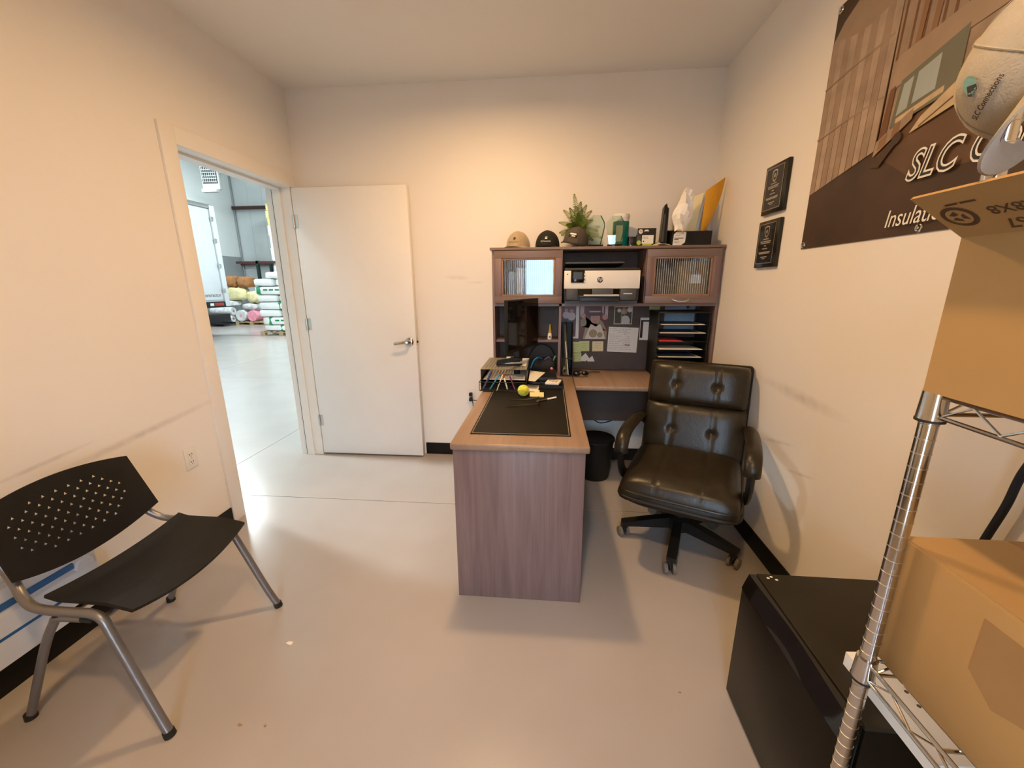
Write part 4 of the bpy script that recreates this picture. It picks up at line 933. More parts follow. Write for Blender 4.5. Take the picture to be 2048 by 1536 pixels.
# ink cartridge boxes
M('ink_box', (.018, .016, .014), .3); M('lime', (.42, .55, .06), .5)
def ink_box(label, x0, x1, z1, y, big):
    t = thing('ink_cartridge_box', label, 'box', ((x0+x1)/2, y, HT), group='ink cartridge boxes on the hutch')
    hh = z1-HT
    ob('carton', box(bmn(), x0, x1, y, y+.045, HT, HT+hh*(.68 if big else 1), .001), 'ink_box', t)
    fr = axes((x0, y, HT), (1, 0, 0), (0, 0, 1)); w_ = x1-x0
    if big:
        ob('hang_tab', box(bmn(), x0, x1, y, y+.002, HT+hh*.68, z1), 'ink_box', t)
        flat('hang_hole', [('wall_paint_back', [(w_*.33, hh*.83), (w_*.62, hh*.83), (w_*.56, hh*.92), (w_*.42, hh*.92)])], t, fr)
        lg = flat('logo', [('paper', disc(w_*.17, hh*.82, .0135, 20))], t, fr); text('logo_letters', 'hp', .018, 'ink_box', lg, fr @ Matrix.Translation((w_*.17, hh*.79, 0)), shear=.3, align='CENTER', lift=.001)
        flat('label', [('lime', disc(w_*.1, hh*.22, .014)), ('lime', rect(w_*.3, .004, w_*.8, hh*.25)), ('lime', disc(w_*.66, .018, .012)), ('paper', rect(w_*.26, hh*.16, w_*.88, hh*.62)), ('ink', disc(w_*.35, hh*.29, .0045, 14))], t, fr)
        text('number', '910', .020, 'ink_tan', t, fr @ Matrix.Translation((w_*.32, hh*.42, 0)), lift=.002)
    else:
        flat('label', [('printer_grey', rect(.006, hh*.5, w_*.5, hh*.75)), ('paper', disc(.012, .014, .004, 10))], t, fr)
ink_box('small black ink cartridge box beside the canister', .525, .575, 1.672, 2.86, False)
ink_box('black ink cartridge box with white label and hang tab', .565, .682, 1.716, 2.80, True)
b = bmn()
def crump(u, v):
    return (.655+.13*u, 2.76+.09*v, HT+.001+.028*math.sin(PI*min(1, u*1.1))*(.4+.6*v)+.006*math.sin(9*u+3*v)*math.sin(7*v))
sheet(b, crump, 10, 6, .0008); tag(ob('receipt', b, 'sticky_cream'), 'curled cream receipt lying before the document box', 'paper')
# document box and what stands in it
t = thing('document_box', 'open black document box with white label on the hutch', 'box', (.90, 2.86, HT))
X0, X1, Y0, Y1, Z1 = .775, 1.020, 2.775, 2.985, HT+.088
ob('front', box(bmn(), X0, X1, Y0, Y0+.004, HT, Z1), 'black_plastic', t); ob('rear', box(bmn(), X0, X1, Y1-.004, Y1, HT, Z1+.03), 'black_plastic', t)
ob('floor', box(bmn(), X0, X1, Y0+.004, Y1-.004, HT, HT+.004), 'black_plastic', t)
for x in (X0, X1-.004):
    b = bmn(); prism(b, [(x, Y0+.004, HT+.004), (x, Y1-.004, HT+.004), (x, Y1-.004, Z1+.03), (x, Y0+.004, Z1)], (.004, 0, 0)); ob('side', b, 'black_plastic', t)
fr = axes((X0, Y0, HT), (1, 0, 0), (0, 0, 1))
lb_ = flat('label', [('paper', [(.008, .004), (.062, .004), (.084, .022), (.088, .078), (.084, .084), (.026, .084), (.012, .070)])], t, fr)
flat('label_print', [('ink_orange', disc(.066, .078, .004, 8)), ('ink', rect(.016, .044, .072, .049)), ('ink', rect(.016, .036, .042, .041)), ('ink_tan', rect(.018, .020, .036, .025)), ('ink_tan', rect(.040, .020, .046, .026)), ('ink_tan', rect(.018, .062, .05, .064))], lb_, fr, lift=.0012)
M('envelope', (.74, .36, .02), .55, var=.05, scale=12); M('plastic_sleeve', (.60, .58, .54), .3)
def env(u, v):
    bow = .075*math.sin(PI*v*.55)
    return (.958+.006*v+u*(.028+.026*v+bow*.93), 2.815+.05*u*u-.02*v, HT+.05+v*(.275+.085*u))
b = bmn(); sheet(b, env, 12, 12, .003); eo = tag(ob('envelope', b, 'envelope'), 'large orange envelope bowing out of the document box', 'envelope')
b = bmn(); cyl(b, (1.005, 2.835, 1.93), (1.006, 2.832, 1.93), .004, n=10); ob('clasp', b, 'satin_metal', eo)
for k, (lb, x, dx, mt, zt) in enumerate((('cream file leaning behind the crumpled paper', .885, .05, 'sticky_cream', 1.925), ('pale sheet leaning left of the orange envelope', .905, .05, 'paper', 1.93), ('clear plastic sleeve beside the orange envelope', .925, .045, 'plastic_sleeve', 1.935))):
    b = bmn(); prism(b, [(x-.07, 2.86+k*.012, HT+.006), (x+.03, 2.81+k*.012, HT+.006), (x+.03+dx, 2.83+k*.012, zt), (x-.05+dx*.6, 2.90+k*.012, zt-.03)], (.0015, .002, 0)); tag(ob('paper_sheet', b, mt), lb, 'paper', 'papers standing in the document box')
def crump2(u, v):
    a = u-.5
    wdt = .020+.036*math.sin(PI*min(1, v*.95+.06))
    return (.812+.036*v+a*2*wdt+.008*math.sin(11*v+4*u), 2.765-.035*math.cos(a*3)+.020*math.sin(9*u+7*v)*math.sin(5*v+2*u), HT+.085+.24*v+.012*math.sin(6*u))
M('bright_paper', (.93, .92, .91), .8, var=.01)
b = bmn(); sheet(b, crump2, 6, 8, .0012); tag(ob('crumpled_paper', b, 'bright_paper', ang=3), 'crumpled white paper stuffed in the document box', 'paper')
t = thing('picture_frame', 'dark picture frame standing edge-on beside the document box', 'picture frame', (.73, 2.85, HT))
b = bmn(); prism(b, [(.712, 2.80, HT), (.742, 2.80, HT), (.748, 2.80, 1.82), (.735, 2.80, 1.862), (.722, 2.80, 1.85)], (.02, .13, 0)); ob('frame', b, 'black_plastic', t)
b = bmn(); prism(b, [(.717, 2.798, HT+.03), (.730, 2.798, HT+.03), (.734, 2.798, 1.80), (.724, 2.798, 1.80)], (0, .0018, 0)); ob('edge_strip', b, 'printer_grey', t)
b = bmn(); prism(b, [(.755, 2.84, HT), (.762, 2.84, HT), (.762, 2.84, 1.84), (.752, 2.84, 1.845)], (.01, .12, 0)); tag(ob('folder', b, 'olive_folder'), 'dark folder between the picture frame and document box', 'folder')

# ------------------------------------------------------------------ wall plaques and banner
M('plaque_wood', (.012, .010, .008), .2, var=.2); M('plaque_plate', (.010, .010, .012), .12); M('gold_line', (.55, .47, .33), .3, .6); M('plaque_text', (.32, .28, .24), .5)
def plaque(label, z0, z1):
    t = thing('plaque', label, 'plaque', (XR, 2.215, z0), group='award plaques')
    y1, y0 = 2.315, 2.116
    ob('board', box(bmn(), XR-.018, XR, y0, y1, z0, z1, .004), 'plaque_wood', t)
    fr = axes((XR-.018, y1-.018, z0+.02), (0, -1, 0), (0, 0, 1)); w_, h_ = .152, z1-z0-.035
    p = ob('plate', box(bmn(), XR-.0195, XR-.018, y1-.018-w_, y1-.018, z0+.02, z0+.02+h_), 'plaque_plate', t)
    b = bmn()
    for a in ((0, .002), (w_-.002, w_)): box(b, a[0], a[1], 0, h_, .0015, .0022, mat=fr)
    for a in ((0, .002), (h_-.002, h_)): box(b, 0, w_, a[0], a[1], .0015, .0022, mat=fr)
    ob('border', b, 'gold_line', p)
    sh = lambda k: [(w_/2+k*u, h_*.80+k*v) for u, v in ((-.022, .022), (0, .027), (.022, .022), (.022, -.004), (.012, -.022), (0, -.03), (-.012, -.022), (-.022, -.004))]
    it = [('gold_line', sh(1)), ('plaque_plate', sh(.78)), ('gold_line', disc(w_/2, h_*.80, .009, 12)), ('plaque_plate', rect(w_/2-.003, h_*.80-.006, w_/2+.003, h_*.80+.006))]
    for v, l in ((.60, .05), (.54, .10), (.50, .09), (.43, .02), (.36, .05), (.27, .11), (.24, .10), (.15, .06), (.11, .03)): it.append(('plaque_text', rect(w_/2-l/2, h_*v, w_/2+l/2, h_*v+.005)))
    flat('engraving', it, p, fr, lift=.002)
plaque('upper black award plaque with shield emblem on the right wall', 1.702, 1.928); plaque('lower black award plaque with shield emblem on the right wall', 1.446, 1.672)

M('ban_dark', (.055, .030, .018), .5, var=.35, scale=4); M('ban_brown', (.12, .062, .032), .5, var=.3, scale=5); M('ban_batt', (.39, .295, .225), .55, var=.18, scale=14); M('ban_batt2', (.31, .225, .165), .55, var=.18, scale=14)
M('ban_tan', (.34, .245, .17), .55, var=.1); M('ban_stud', (.25, .135, .07), .55); M('ban_gap', (.16, .07, .03), .55); M('ban_pane', (.36, .42, .42), .5); M('ban_frame', (.15, .15, .11), .5); M('ban_light', (.55, .42, .26), .5, var=.15, scale=20)
t = thing('banner', 'brown printed vinyl banner with white lettering on the right wall', 'banner', (XR, 1.37, 1.51))
BX = XR-.004
ob('vinyl', box(bmn(), BX, XR-.002, .795, 1.945, 1.512, 2.395), 'ban_dark', t)
fr = axes((BX, 1.945, 1.512), (0, -1, 0), (0, 0, 1)); Wb, Hb = 1.15, .883
it = [('ban_brown', [(.33, .28), (.50, .36), (1.15, .60), (1.15, .15), (.5, .17)]),
      ('ban_tan', [(0, .76), (.05, .81), (.16, .865), (.19, .883), (.62, .883), (.32, .72), (0, .64)])]
for i in range(10):
    u0, u1 = .335*i/10, .335*(i+1)/10
    lo = lambda u: .215+.075*u/.335
    hi = lambda u: .77-.02*u/.335-.035*math.sin(PI*u/.335)
    it.append(('ban_batt' if i % 2 else 'ban_batt2', [(u0, lo(u0)), (u1-.004, lo(u1)), (u1+.006, hi(u1)), (u0+.006, hi(u0))]))
    it.append(('ban_brown', [(u1-.004, lo(u1)), (u1, lo(u1)), (u1+.010, hi(u1)), (u1+.006, hi(u1))]))
for v in (.42, .60): it.append(('ban_batt2', [(0, v), (.15, v+.02), (.33, v+.03), (.33, v+.036), (.15, v+.026), (0, v+.006)]))
it += [('ban_batt2', [(.345, .30), (.345, .80), (.62, .883), (1.15, .883), (1.15, .60), (.5, .37)])]
for u in (.352, .395, .44, .50, .535, .575, .63, .69, .75, .82, .9, 1.0, 1.08): it.append(('ban_gap', [(u, .54), (u+.010, .545), (u+.018, .872), (u+.008, .87)]))
for u in (.42, .47, .60, .72): it.append(('ban_stud', [(u, .55), (u+.02, .56), (u+.03, .70), (u+.01, .72)]))
it += [('ban_tan', [(.35, .45), (.37, .55), (.80, .60), (.80, .52), (.55, .50)]),
       ('ban_frame', [(.385, .34), (.40, .47), (.60, .52), (.60, .37)]), ('ban_pane', [(.402, .37), (.412, .455), (.445, .465), (.44, .38)]), ('ban_pane', [(.455, .385), (.46, .468), (.53, .485), (.53, .395)]), ('ban_light', [(.405, .348), (.405, .362), (.56, .392), (.56, .375)]),
       ('ban_gap', [(.345, .30), (.36, .46), (.38, .465), (.375, .32)]),
       ('ban_tan', [(.335, .27), (.34, .315), (.47, .37), (.47, .34)]), ('ban_stud', [(.35, .285), (.353, .315), (.385, .33), (.383, .297)]), ('ban_stud', [(.40, .305), (.402, .34), (.43, .35), (.43, .32)]),
       ('ban_light', [(.47, .30), (.50, .335), (.62, .40), (.85, .46), (.85, .38), (.62, .33)]), ('ban_brown', [(.50, .312), (.62, .362), (.85, .425), (.85, .42), (.62, .356), (.5, .307)]),
       ('ban_dark', disc(.425, .30, .018, 12)), ('ban_dark', [(.33, .24), (.42, .31), (.44, .30), (.37, .23)])]
flat('printed_picture', it, t, fr)
tl = text('lettering_outline', 'SLC Connections', .112, 'ink_white', t, fr @ Matrix.Translation((.497, .160, 0)), shear=.32, offset=.0045, lift=.010, sx=.80, spacing=1.06)
text('lettering', 'SLC Connections', .112, 'ink', tl, fr @ Matrix.Translation((.497, .160, 0)), shear=.32, offset=-.0012, lift=.0107, sx=.80, spacing=1.06)
text('lettering', 'Insulation Contractor', .074, 'ink_white', t, fr @ Matrix.Translation((.452, .030, 0)), shear=.2, lift=.010, sx=.78)
for o_ in (tl,): pass
for y, z in ((1.930, 1.527), (1.37, 1.527), (.81, 1.527), (1.930, 2.38), (1.37, 2.38), (.81, 2.38)):
    b = bmn(); tube(b, [(BX-.001, y+.010*math.cos(i*2*PI/18), z+.010*math.sin(i*2*PI/18)) for i in range(18)], .0035, 8, closed=True); g = ob('grommet', b, 'chrome', t)
    b = bmn(); cyl(b, (BX-.004, y, z), (XR+.01, y, z), .004, n=10); ob('screw', b, 'satin_metal', g)

# ------------------------------------------------------------------ outlets
M('slot', (.02, .02, .02), .6)
def outlet(label, fr):
    t = thing('wall_outlet', label, 'outlet', fr.translation, group='duplex wall outlets')
    b = bmn(); box(b, -.035, .035, -.058, .058, 0, .005, .002, mat=fr); ob('cover_plate', b, 'white_plastic', t)
    for v in (-.02, .02):
        b = bmn(); box(b, -.016, .016, v-.014, v+.014, .005, .0065, .002, mat=fr); s = ob('socket', b, 'white_trim', t)
        b = bmn(); box(b, -.008, -.005, v-.004, v+.006, .0064, .007, mat=fr); box(b, .005, .008, v-.004, v+.006, .0064, .007, mat=fr); box(b, -.002, .002, v-.011, v-.007, .0064, .007, mat=fr); ob('slots', b, 'slot', s)
    b = bmn(); cyl(b, fr @ Vector((0, 0, .004)), fr @ Vector((0, 0, .006)), .003, n=8); ob('screw', b, 'satin_metal', t)
outlet('white wall outlet low on the left wall beside the doorway', axes((XL, 1.775, .497), (0, 1, 0), (0, 0, 1)))
outlet('white wall outlet on the back wall with two black plugs', axes((-.603, YB, .505), (1, 0, 0), (0, 0, 1)))
for lb, z, pts in (('upper black plug in the back wall outlet', .525, [(-.60, 2.99, .525), (-.585, 2.975, .50), (-.57, 2.98, .30), (-.55, 2.99, .12)]), ('lower black plug with cord on the back wall', .485, [(-.60, 2.985, .485), (-.56, 2.97, .487), (-.50, 2.97, .48), (-.40, 2.985, .42)])):
    t = thing('power_plug', lb, 'plug', (-.603, YB, z), group='black plugs on the back wall')
    b = bmn(); box(b, -.616, -.590, 2.993, YB-.0075, z-.014, z+.014, .004); ob('plug_body', b, 'black_plastic', t)
    b = bmn(); tube(b, spline(pts, 6), .003, 6); ob('cord', b, 'black_plastic', t)
b = bmn(); tube(b, spline([(.30, 2.80, .44), (.34, 2.86, .395), (.40, 2.90, .352), (.47, 2.89, .37), (.54, 2.85, .42), (.57, 2.80, .45)], 8), .004, 8)
tag(ob('cable', b, 'black_plastic'), 'thin black cable hanging under the return desk', 'cable')
# ------------------------------------------------------------------ office chair
M('leather', (.021, .016, .0095), .33, var=.25, scale=14, bump=.35, bscale=160, spec=.42); M('leather_edge', (.011, .0085, .006), .5, var=.2, scale=14, spec=.35)
ca = -math.radians(24)
t = thing('office_chair', 'dark brown tufted leather office chair beside the desk', 'office chair', (.722, 1.989, 0), ca)
def g(x, s): return math.exp(-(x/s)**2)
def pillow(fr, w_, h_, d_, seams=(), buttons=(), cross=(), nu=44, nv=30, rim=.3, crown=.0):
    """upholstered cushion: front bulges to +Z of fr, flat back"""
    b = bmn()
    def hgt(u, v):
        e = max(0, 1-abs(u)**5)**.5*max(0, 1-abs(v)**5)**.5; z = d_*(rim+(1-rim)*e) if e > 0 else 0
        z = d_*e**.8
        for s in seams: z -= .006*g(u*w_-s, .006)*e
        for c_ in cross: z -= .012*g(v*h_-c_, .010)*e
        for bu, bv in buttons: z -= .015*g(math.hypot(u*w_-bu, v*h_-bv), .018)*e
        return z+crown*(1-v*v)*0
    def P_(u, v, z):
        k = 1-.05*abs(u)**6*abs(v)**6
        return fr @ Vector((u*w_*(1-.04*v**8), v*h_*(1-.04*u**8), z))
    A = [[b.verts.new(P_(-1+2*i/nu, -1+2*j/nv, hgt(-1+2*i/nu, -1+2*j/nv))) for j in range(nv+1)] for i in range(nu+1)]
    for i in range(nu):
        for j in range(nv): b.faces.new((A[i][j], A[i+1][j], A[i+1][j+1], A[i][j+1]))
    rimv = [A[i][0] for i in range(nu)] + [A[nu][j] for j in range(nv)] + [A[i][nv] for i in range(nu, 0, -1)] + [A[0][j] for j in range(nv, 0, -1)]
    low = [b.verts.new(v.co + fr.to_3x3() @ Vector((0, 0, -.03))) for v in rimv]; n = len(rimv)
    for i in range(n): b.faces.new((rimv[i], rimv[(i+1) % n], low[(i+1) % n], low[i]))
    b.faces.new(low[::-1])
    return b
# seat: local -Y is the front
sfr = Matrix.Translation((0, -.075, .415)) @ Matrix.Rotation(math.radians(3), 4, 'X')
b = pillow(sfr, .262, .262, .085, seams=(-.095, .095), nu=44, nv=36); so = ob('seat', b, 'leather', t, True, ang=70)
b = bmn(); superbox(b, 0, -.075, .375, .268, .268, .045, .42, 36, 12); ob('seat_shell', b, 'leather_edge', t, True, ang=70)
def rim_ring(k, zz):
    P_ = []
    for i in range(72):
        a = 2*PI*i/72; c_, s_ = math.cos(a), math.sin(a); q_ = (abs(c_)**9+abs(s_)**9)**(-1/9)
        P_.append(sfr @ Vector((c_*q_*k, s_*q_*k, zz)))
    return P_
b = bmn(); tube(b, rim_ring(.2625, .002), .0065, 8, closed=True); ob('welt', b, 'leather', so, True)
b = bmn(); tube(b, rim_ring(.2665, -.030), .010, 8, closed=True); ob('shell_lip', b, 'leather_edge', so, True)
tilt_ = math.radians(14)
bfr = Matrix.Translation((0, .165, .43)) @ Matrix.Rotation(PI/2-tilt_, 4, 'X')   # local Z of cushion -> front (-Y), local Y -> up
lowc = bfr @ Matrix.Translation((0, .15, 0)); upc = bfr @ Matrix.Translation((0, .405, .012))
bk = ob('backrest', pillow(lowc, .255, .155, .075, seams=(-.10, .10), buttons=((-.10, .0), (.10, .0))), 'leather', t, True, ang=70)
hd = ob('headrest', pillow(upc, .250, .118, .080, seams=(-.10, .10), buttons=((-.10, -.005), (.10, -.005))), 'leather', t, True, ang=70)
for fr_, par, zz, vv in ((lowc, bk, .050, 0), (upc, hd, .055, -.005)):
    for sx in (-.10, .10):
        b = bmn(); sph(b, (sx, vv, zz-.001), .0095, (1, 1, .7), 12, 8, mat=fr_); ob('button', b, 'leather', par, True)
b = bmn(); box(b, -.262, .262, -.03, .535, -.055, -.018, .02, 3, mat=bfr); ob('back_shell', b, 'leather_edge', t, True)
for s in (-1, 1):
    pts = spline([(s*.270, .19, .63), (s*.280, .08, .640), (s*.284, -.08, .640), (s*.284, -.175, .625), (s*.284, -.215, .585), (s*.284, -.215, .55)], 6)
    b = bmn(); tube(b, pts, [.026]*4+[.030]*(len(pts)-8)+[.030]*4, 12, sx=.75, sy=1.15, up=(0, 0, 1)); ap = ob('armrest', b, 'leather', t, True)
    b = bmn(); tube(b, spline([(s*.284, -.213, .56), (s*.284, -.20, .48), (s*.282, -.13, .40), (s*.26, -.06, .365), (s*.16, -.02, .36)], 6), .020, 10, sx=1.5, sy=.8, up=(0, 1, 0)); ob('arm_frame', b, 'black_plastic', ap, True)
    b = bmn(); tube(b, spline([(s*.275, .185, .63), (s*.27, .235, .60), (s*.24, .24, .56)], 5), .018, 8); ob('arm_bracket', b, 'black_plastic', ap, True)
ob('tilt_mechanism', box(bmn(), -.10, .10, -.12, .12, .290, .335, .01), 'black_plastic', t, True)
b = bmn(); cyl(b, (0, 0, .12), (0, 0, .30), .026, n=20); ob('gas_lift', b, 'black_plastic', t, True)
b = bmn(); cyl(b, (0, 0, .155), (0, 0, .25), .032, n=20); ob('lift_cover', b, 'black_plastic', t, True)
b = bmn(); lathe(b, [(.055, .085), (.06, .10), (.055, .145), (.035, .16), (.0001, .16)], 24); ob('hub', b, 'black_plastic', t, True)
M('caster_grey', (.17, .15, .13), .4)
for k in range(5):
    a = math.radians(-114+72*k)-ca; c_, s_ = math.cos(a), math.sin(a); R_ = .287
    fr_ = Matrix.Rotation(a, 4, 'Z')
    b = bmn(); prism(b, [fr_ @ Vector(p) for p in ((.04, -.026, .088), (.30, -.017, .072), (.30, -.017, .094), (.16, -.020, .128), (.04, -.026, .150))], fr_.to_3x3() @ Vector((0, .046, 0))); lg = ob('star_leg', b, 'black_plastic', t, True)
    ang = a+[.4, PI/2-.1, PI/2+.15, .9, 2.0][k]
    cf = Matrix.Translation((R_*c_, R_*s_, 0)) @ Matrix.Rotation(ang, 4, 'Z')
    b = bmn(); box(b, -.013, .013, -.012, .012, .045, .078, .003, mat=cf); sph(b, (0, 0, .042), .026, (1, .45, .9), 14, 8, mat=cf); cs = ob('caster', b, 'black_plastic', t, True)
    for sd in (-1, 1):
        b = bmn(); cyl(b, cf @ Vector((0, sd*.012, .028)), cf @ Vector((0, sd*.026, .028)), .0275, n=20); cyl(b, cf @ Vector((0, sd*.026, .028)), cf @ Vector((0, sd*.028, .028)), .022, .018, n=20); ob('wheel', b, 'caster_grey', cs, True)
b = bmn(); cyl(b, (.10, -.02, .315), (.25, -.04, .305), .005, n=8); ob('height_lever', b, 'black_plastic', t, True)

# ------------------------------------------------------------------ waste bin
t = thing('waste_bin', 'round black waste bin on the floor under the return desk', 'bin', (.355, 2.735, 0))
b = bmn(); lathe(b, [(.0001, .004), (.098, .004), (.098, 0), (.104, .01), (.126, .285), (.132, .290), (.132, .298), (.126, .300), (.121, .285), (.100, .02), (.0001, .018)], 36); ob('bucket', b, 'black_plastic', t, True)
b = bmn(); lathe(b, [(.128, .283), (.134, .288), (.134, .300), (.128, .304), (.122, .300)], 36); ob('rim', b, 'black_plastic', t, True)

# ------------------------------------------------------------------ visitor chair by the left wall
M('seat_plastic', (.008, .0075, .007), .48, spec=.3, var=.15, scale=20, bump=.4, bscale=500); M('grey_tube', (.22, .21, .21), .35, .6, var=.05); M('rubber', (.012, .012, .012), .7)
t = thing('visitor_chair', 'black plastic chair with perforated back and grey tube legs', 'chair', (-1.40, 1.11, 0))
YA, YBc = .885, 1.335; YM = (YA+YBc)/2
def back(u, v):
    s = 2*u-1
    zb = .508-.056*(1-s*s); zt = .712+.028*(1-s*s)
    return (-1.590-.085*v-.028*(1-s*s), YM+s*.232*(1-.03*v), zb+(zt-zb)*v)
def hb_(i, j):
    nu_, nv_ = 24, 14
    if (i+j) % 2: return None
    k = abs(i-11.5)/11.5; q_ = (j-7)/7
    if abs(q_) > .62 or k > .80: return None
    if k+abs(q_)*.75 > .98: return None
    return 'tri'
b = bmn(); sheet(b, back, 24, 14, .0045, hb_, .31); bo = ob('backrest', b, 'seat_plastic', t, ang=40)
def seat(u, v):
    s = 2*v-1
    z = .446-.034*(1-s*s)*(.55+.45*u)-.018*max(0, u-.7)/.3+.012*max(0, .15-u)/.15
    return (-1.505+.285*u+.012*(1-s*s)*u, YM+s*.228, z)
b = bmn(); sheet(b, seat, 14, 20, .010); ob('seat', b, 'seat_plastic', t, ang=50)
for s, y in ((-1, .872), (1, 1.348)):
    yi = y-s*.033
    pts = spline([(-1.715, yi, .685), (-1.672, yi, .580), (-1.634, yi, .500), (-1.585, y-s*.015, .447), (-1.52, y, .428), (-1.40, y, .424), (-1.345, y, .424), (-1.310, y, .405), (-1.285, y+s*.004, .345), (-1.20, y+s*.016, .10), (-1.164, y+s*.022, .012)], 5)
    b = bmn(); tube(b, pts, .0135, 12); fo = ob('frame_tube', b, 'grey_tube', t)
    b = bmn(); tube(b, spline([(-1.375, y, .405), (-1.46, y, .400), (-1.485, y, .375), (-1.54, y+s*.004, .28), (-1.665, y+s*.012, .012)], 5), .0125, 12); ro = ob('rear_leg', b, 'grey_tube', t)
    b = bmn(); box(b, -1.47, -1.34, y-.010, y+.010, .396, .412, .004); ob('leg_bracket', b, 'rubber', ro)
    for par, (x, yy) in ((fo, (-1.1625, y+s*.0225)), (ro, (-1.667, y+s*.0125))):
        b = bmn(); cyl(b, (x, yy, 0), (x-(.0 if par is ro else .004), yy, .020), .0165, .0158, n=14); ob('foot_cap', b, 'rubber', par)
for x in (-1.32, -1.44):
    b = bmn(); cyl(b, (x, .872, .402), (x, 1.348, .402), .009, n=10); ob('cross_bar', b, 'grey_tube', t)
for y in (1.02, 1.20):
    b = bmn(); cyl(b, (-1.255, y, .385), (-1.255, y, .410), .010, n=10); ob('stacking_bumper', b, 'rubber', t)

# ------------------------------------------------------------------ long white unit low on the left wall
M('unit_white', (.70, .74, .80), .4, var=.04, scale=6); M('unit_blue', (.02, .13, .36), .35, var=.1)
t = thing('baseboard_unit', 'long white low wall unit with blue stripe behind the visitor chair', 'heater', (XL, .5, .12))
ob('body', box(bmn(), XL, -1.812, -.9, 1.245, .125, .385, .004), 'unit_white', t)
b = bmn(); prism(b, [(-1.812, -.9, .128), (-1.790, -.9, .135), (-1.785, -.9, .155), (-1.798, -.9, .215), (-1.800, -.9, .300), (-1.812, -.9, .308)], (0, 2.135, 0)); ob('front_cover', b, 'unit_white', t)
ob('stripe', box(bmn(), -1.812, -1.806, -.9, 1.165, .316, .340, .001), 'unit_blue', t)
ob('lower_groove', box(bmn(), -1.801, -1.7965, -.9, 1.165, .222, .232), 'unit_blue', t)
b = bmn(); lathe(b, [(.034, 0), (.033, .008), (.026, .012), (.024, .010), (.0001, .010)], 28, axes((-1.812, 1.198, .310), (0, 1, 0), (0, 0, 1))); ob('knob', b, 'unit_white', t)

# ------------------------------------------------------------------ mini fridge
M('fridge_black', (.006, .0045, .003), .34, spec=.22, var=.12, scale=6, bump=.15, bscale=300); M('fridge_top', (.017, .014, .009), .5, spec=.3, var=.15, scale=5)
t = thing('mini_fridge', 'black mini fridge standing by the right wall', 'fridge', (.86, .91, 0))
ob('cabinet', box(bmn(), .668, 1.085, .690, 1.135, .012, .470, .003), 'fridge_black', t)
ob('top_cover', box(bmn(), .664, 1.087, .687, 1.138, .470, .484, .003), 'fridge_top', t)
dd = ob('door', box(bmn(), .626, .660, .690, 1.135, .022, .430, .004), 'fridge_black', t)
# curved scooped top edge of the door
b = bmn(); pts = []
n = 24
for i in range(n+1):
    y = 1.135-.445*i/n; sc = .010+.020*math.sin(PI*i/n)**2; pts.append((y, sc))
A = [b.verts.new((.626, y, .430)) for y, s in pts]; B = [b.verts.new((.626+s*.55, y, .452-s*.3)) for y, s in pts]; Cc = [b.verts.new((.638+s*.45, y, .482)) for y, s in pts]; D = [b.verts.new((.660, y, .482)) for y, s in pts]; E_ = [b.verts.new((.660, y, .430)) for y, s in pts]
for P_, Q_ in ((A, B), (B, Cc), (Cc, D), (D, E_), (E_, A)):
    for i in range(n): b.faces.new((P_[i], P_[i+1], Q_[i+1], Q_[i]))
for e in (0, n): b.faces.new((A[e], B[e], Cc[e], D[e], E_[e]))
ob('door_grip', b, 'black_gloss', dd, ang=50)
ob('door_gasket', box(bmn(), .660, .668, .698, 1.127, .03, .470), 'rubber', t)
for y in (.72, 1.08): ob('foot', box(bmn(), .70, .74, y, y+.03, 0, .012), 'rubber', t)
for y in (.72, 1.08): ob('foot', box(bmn(), 1.02, 1.06, y, y+.03, 0, .012), 'rubber', t)
for i, (x, y) in enumerate(((.690, 1.118), (.702, 1.124), (.712, 1.112))):
    b = bmn(); sph(b, (x, y, .4845), .0035, (1.4, 1, .25), 8, 6); ob('speck', b, 'paper', t)
# white boards on the fridge
t = thing('foam_board', 'white flat board lying on the mini fridge under the rack', 'board', (.88, .76, .485))
b = bmn(); prism(b, [(.716, .832, .4845), (1.03, .85, .4845), (1.05, .62, .4845), (.716, .60, .4845)], (0, 0, .036)); ob('board', b, 'carton_white', t)
b = bmn()
for y in (.74, .71): cyl(b, (.775, y, .5205), (.775, y, .5212), .004, n=8)
ob('screw_hole', b, 'printer_grey', t)

# ------------------------------------------------------------------ chrome wire rack
t = thing('wire_rack', 'chrome wire shelving rack with ringed posts by the right wall', 'shelving rack', (.84, .2, 0))
PX0, PX1, PYF, PYN = .617, 1.068, .670, -.25
SH = [(1.195, 'upper'), (.668, 'lower'), (.12, 'bottom')]
for x in (PX0, PX1):
    for y in (PYF, PYN):
        b = bmn(); cyl(b, (x, y, .012), (x, y, 1.78), .0127, n=20); po = ob('post', b, 'chrome', t)
        b = bmn()
        for k in range(69):
            z = .03+k*.0254
            lathe(b, [(.0126, z-.0011), (.01325, z-.0006), (.01325, z+.0006), (.0126, z+.0011)], 20, Matrix.Translation((x, y, 0)))
        ob('groove_ring', b, 'satin_metal', po, kind='stuff')
        b = bmn(); cyl(b, (x, y, 0), (x, y, .014), .018, .014, n=16); ob('levelling_foot', b, 'rubber', po)
        b = bmn(); cyl(b, (x, y, 1.78), (x, y, 1.788), .0132, .010, n=16); ob('post_cap', b, 'rubber', po)
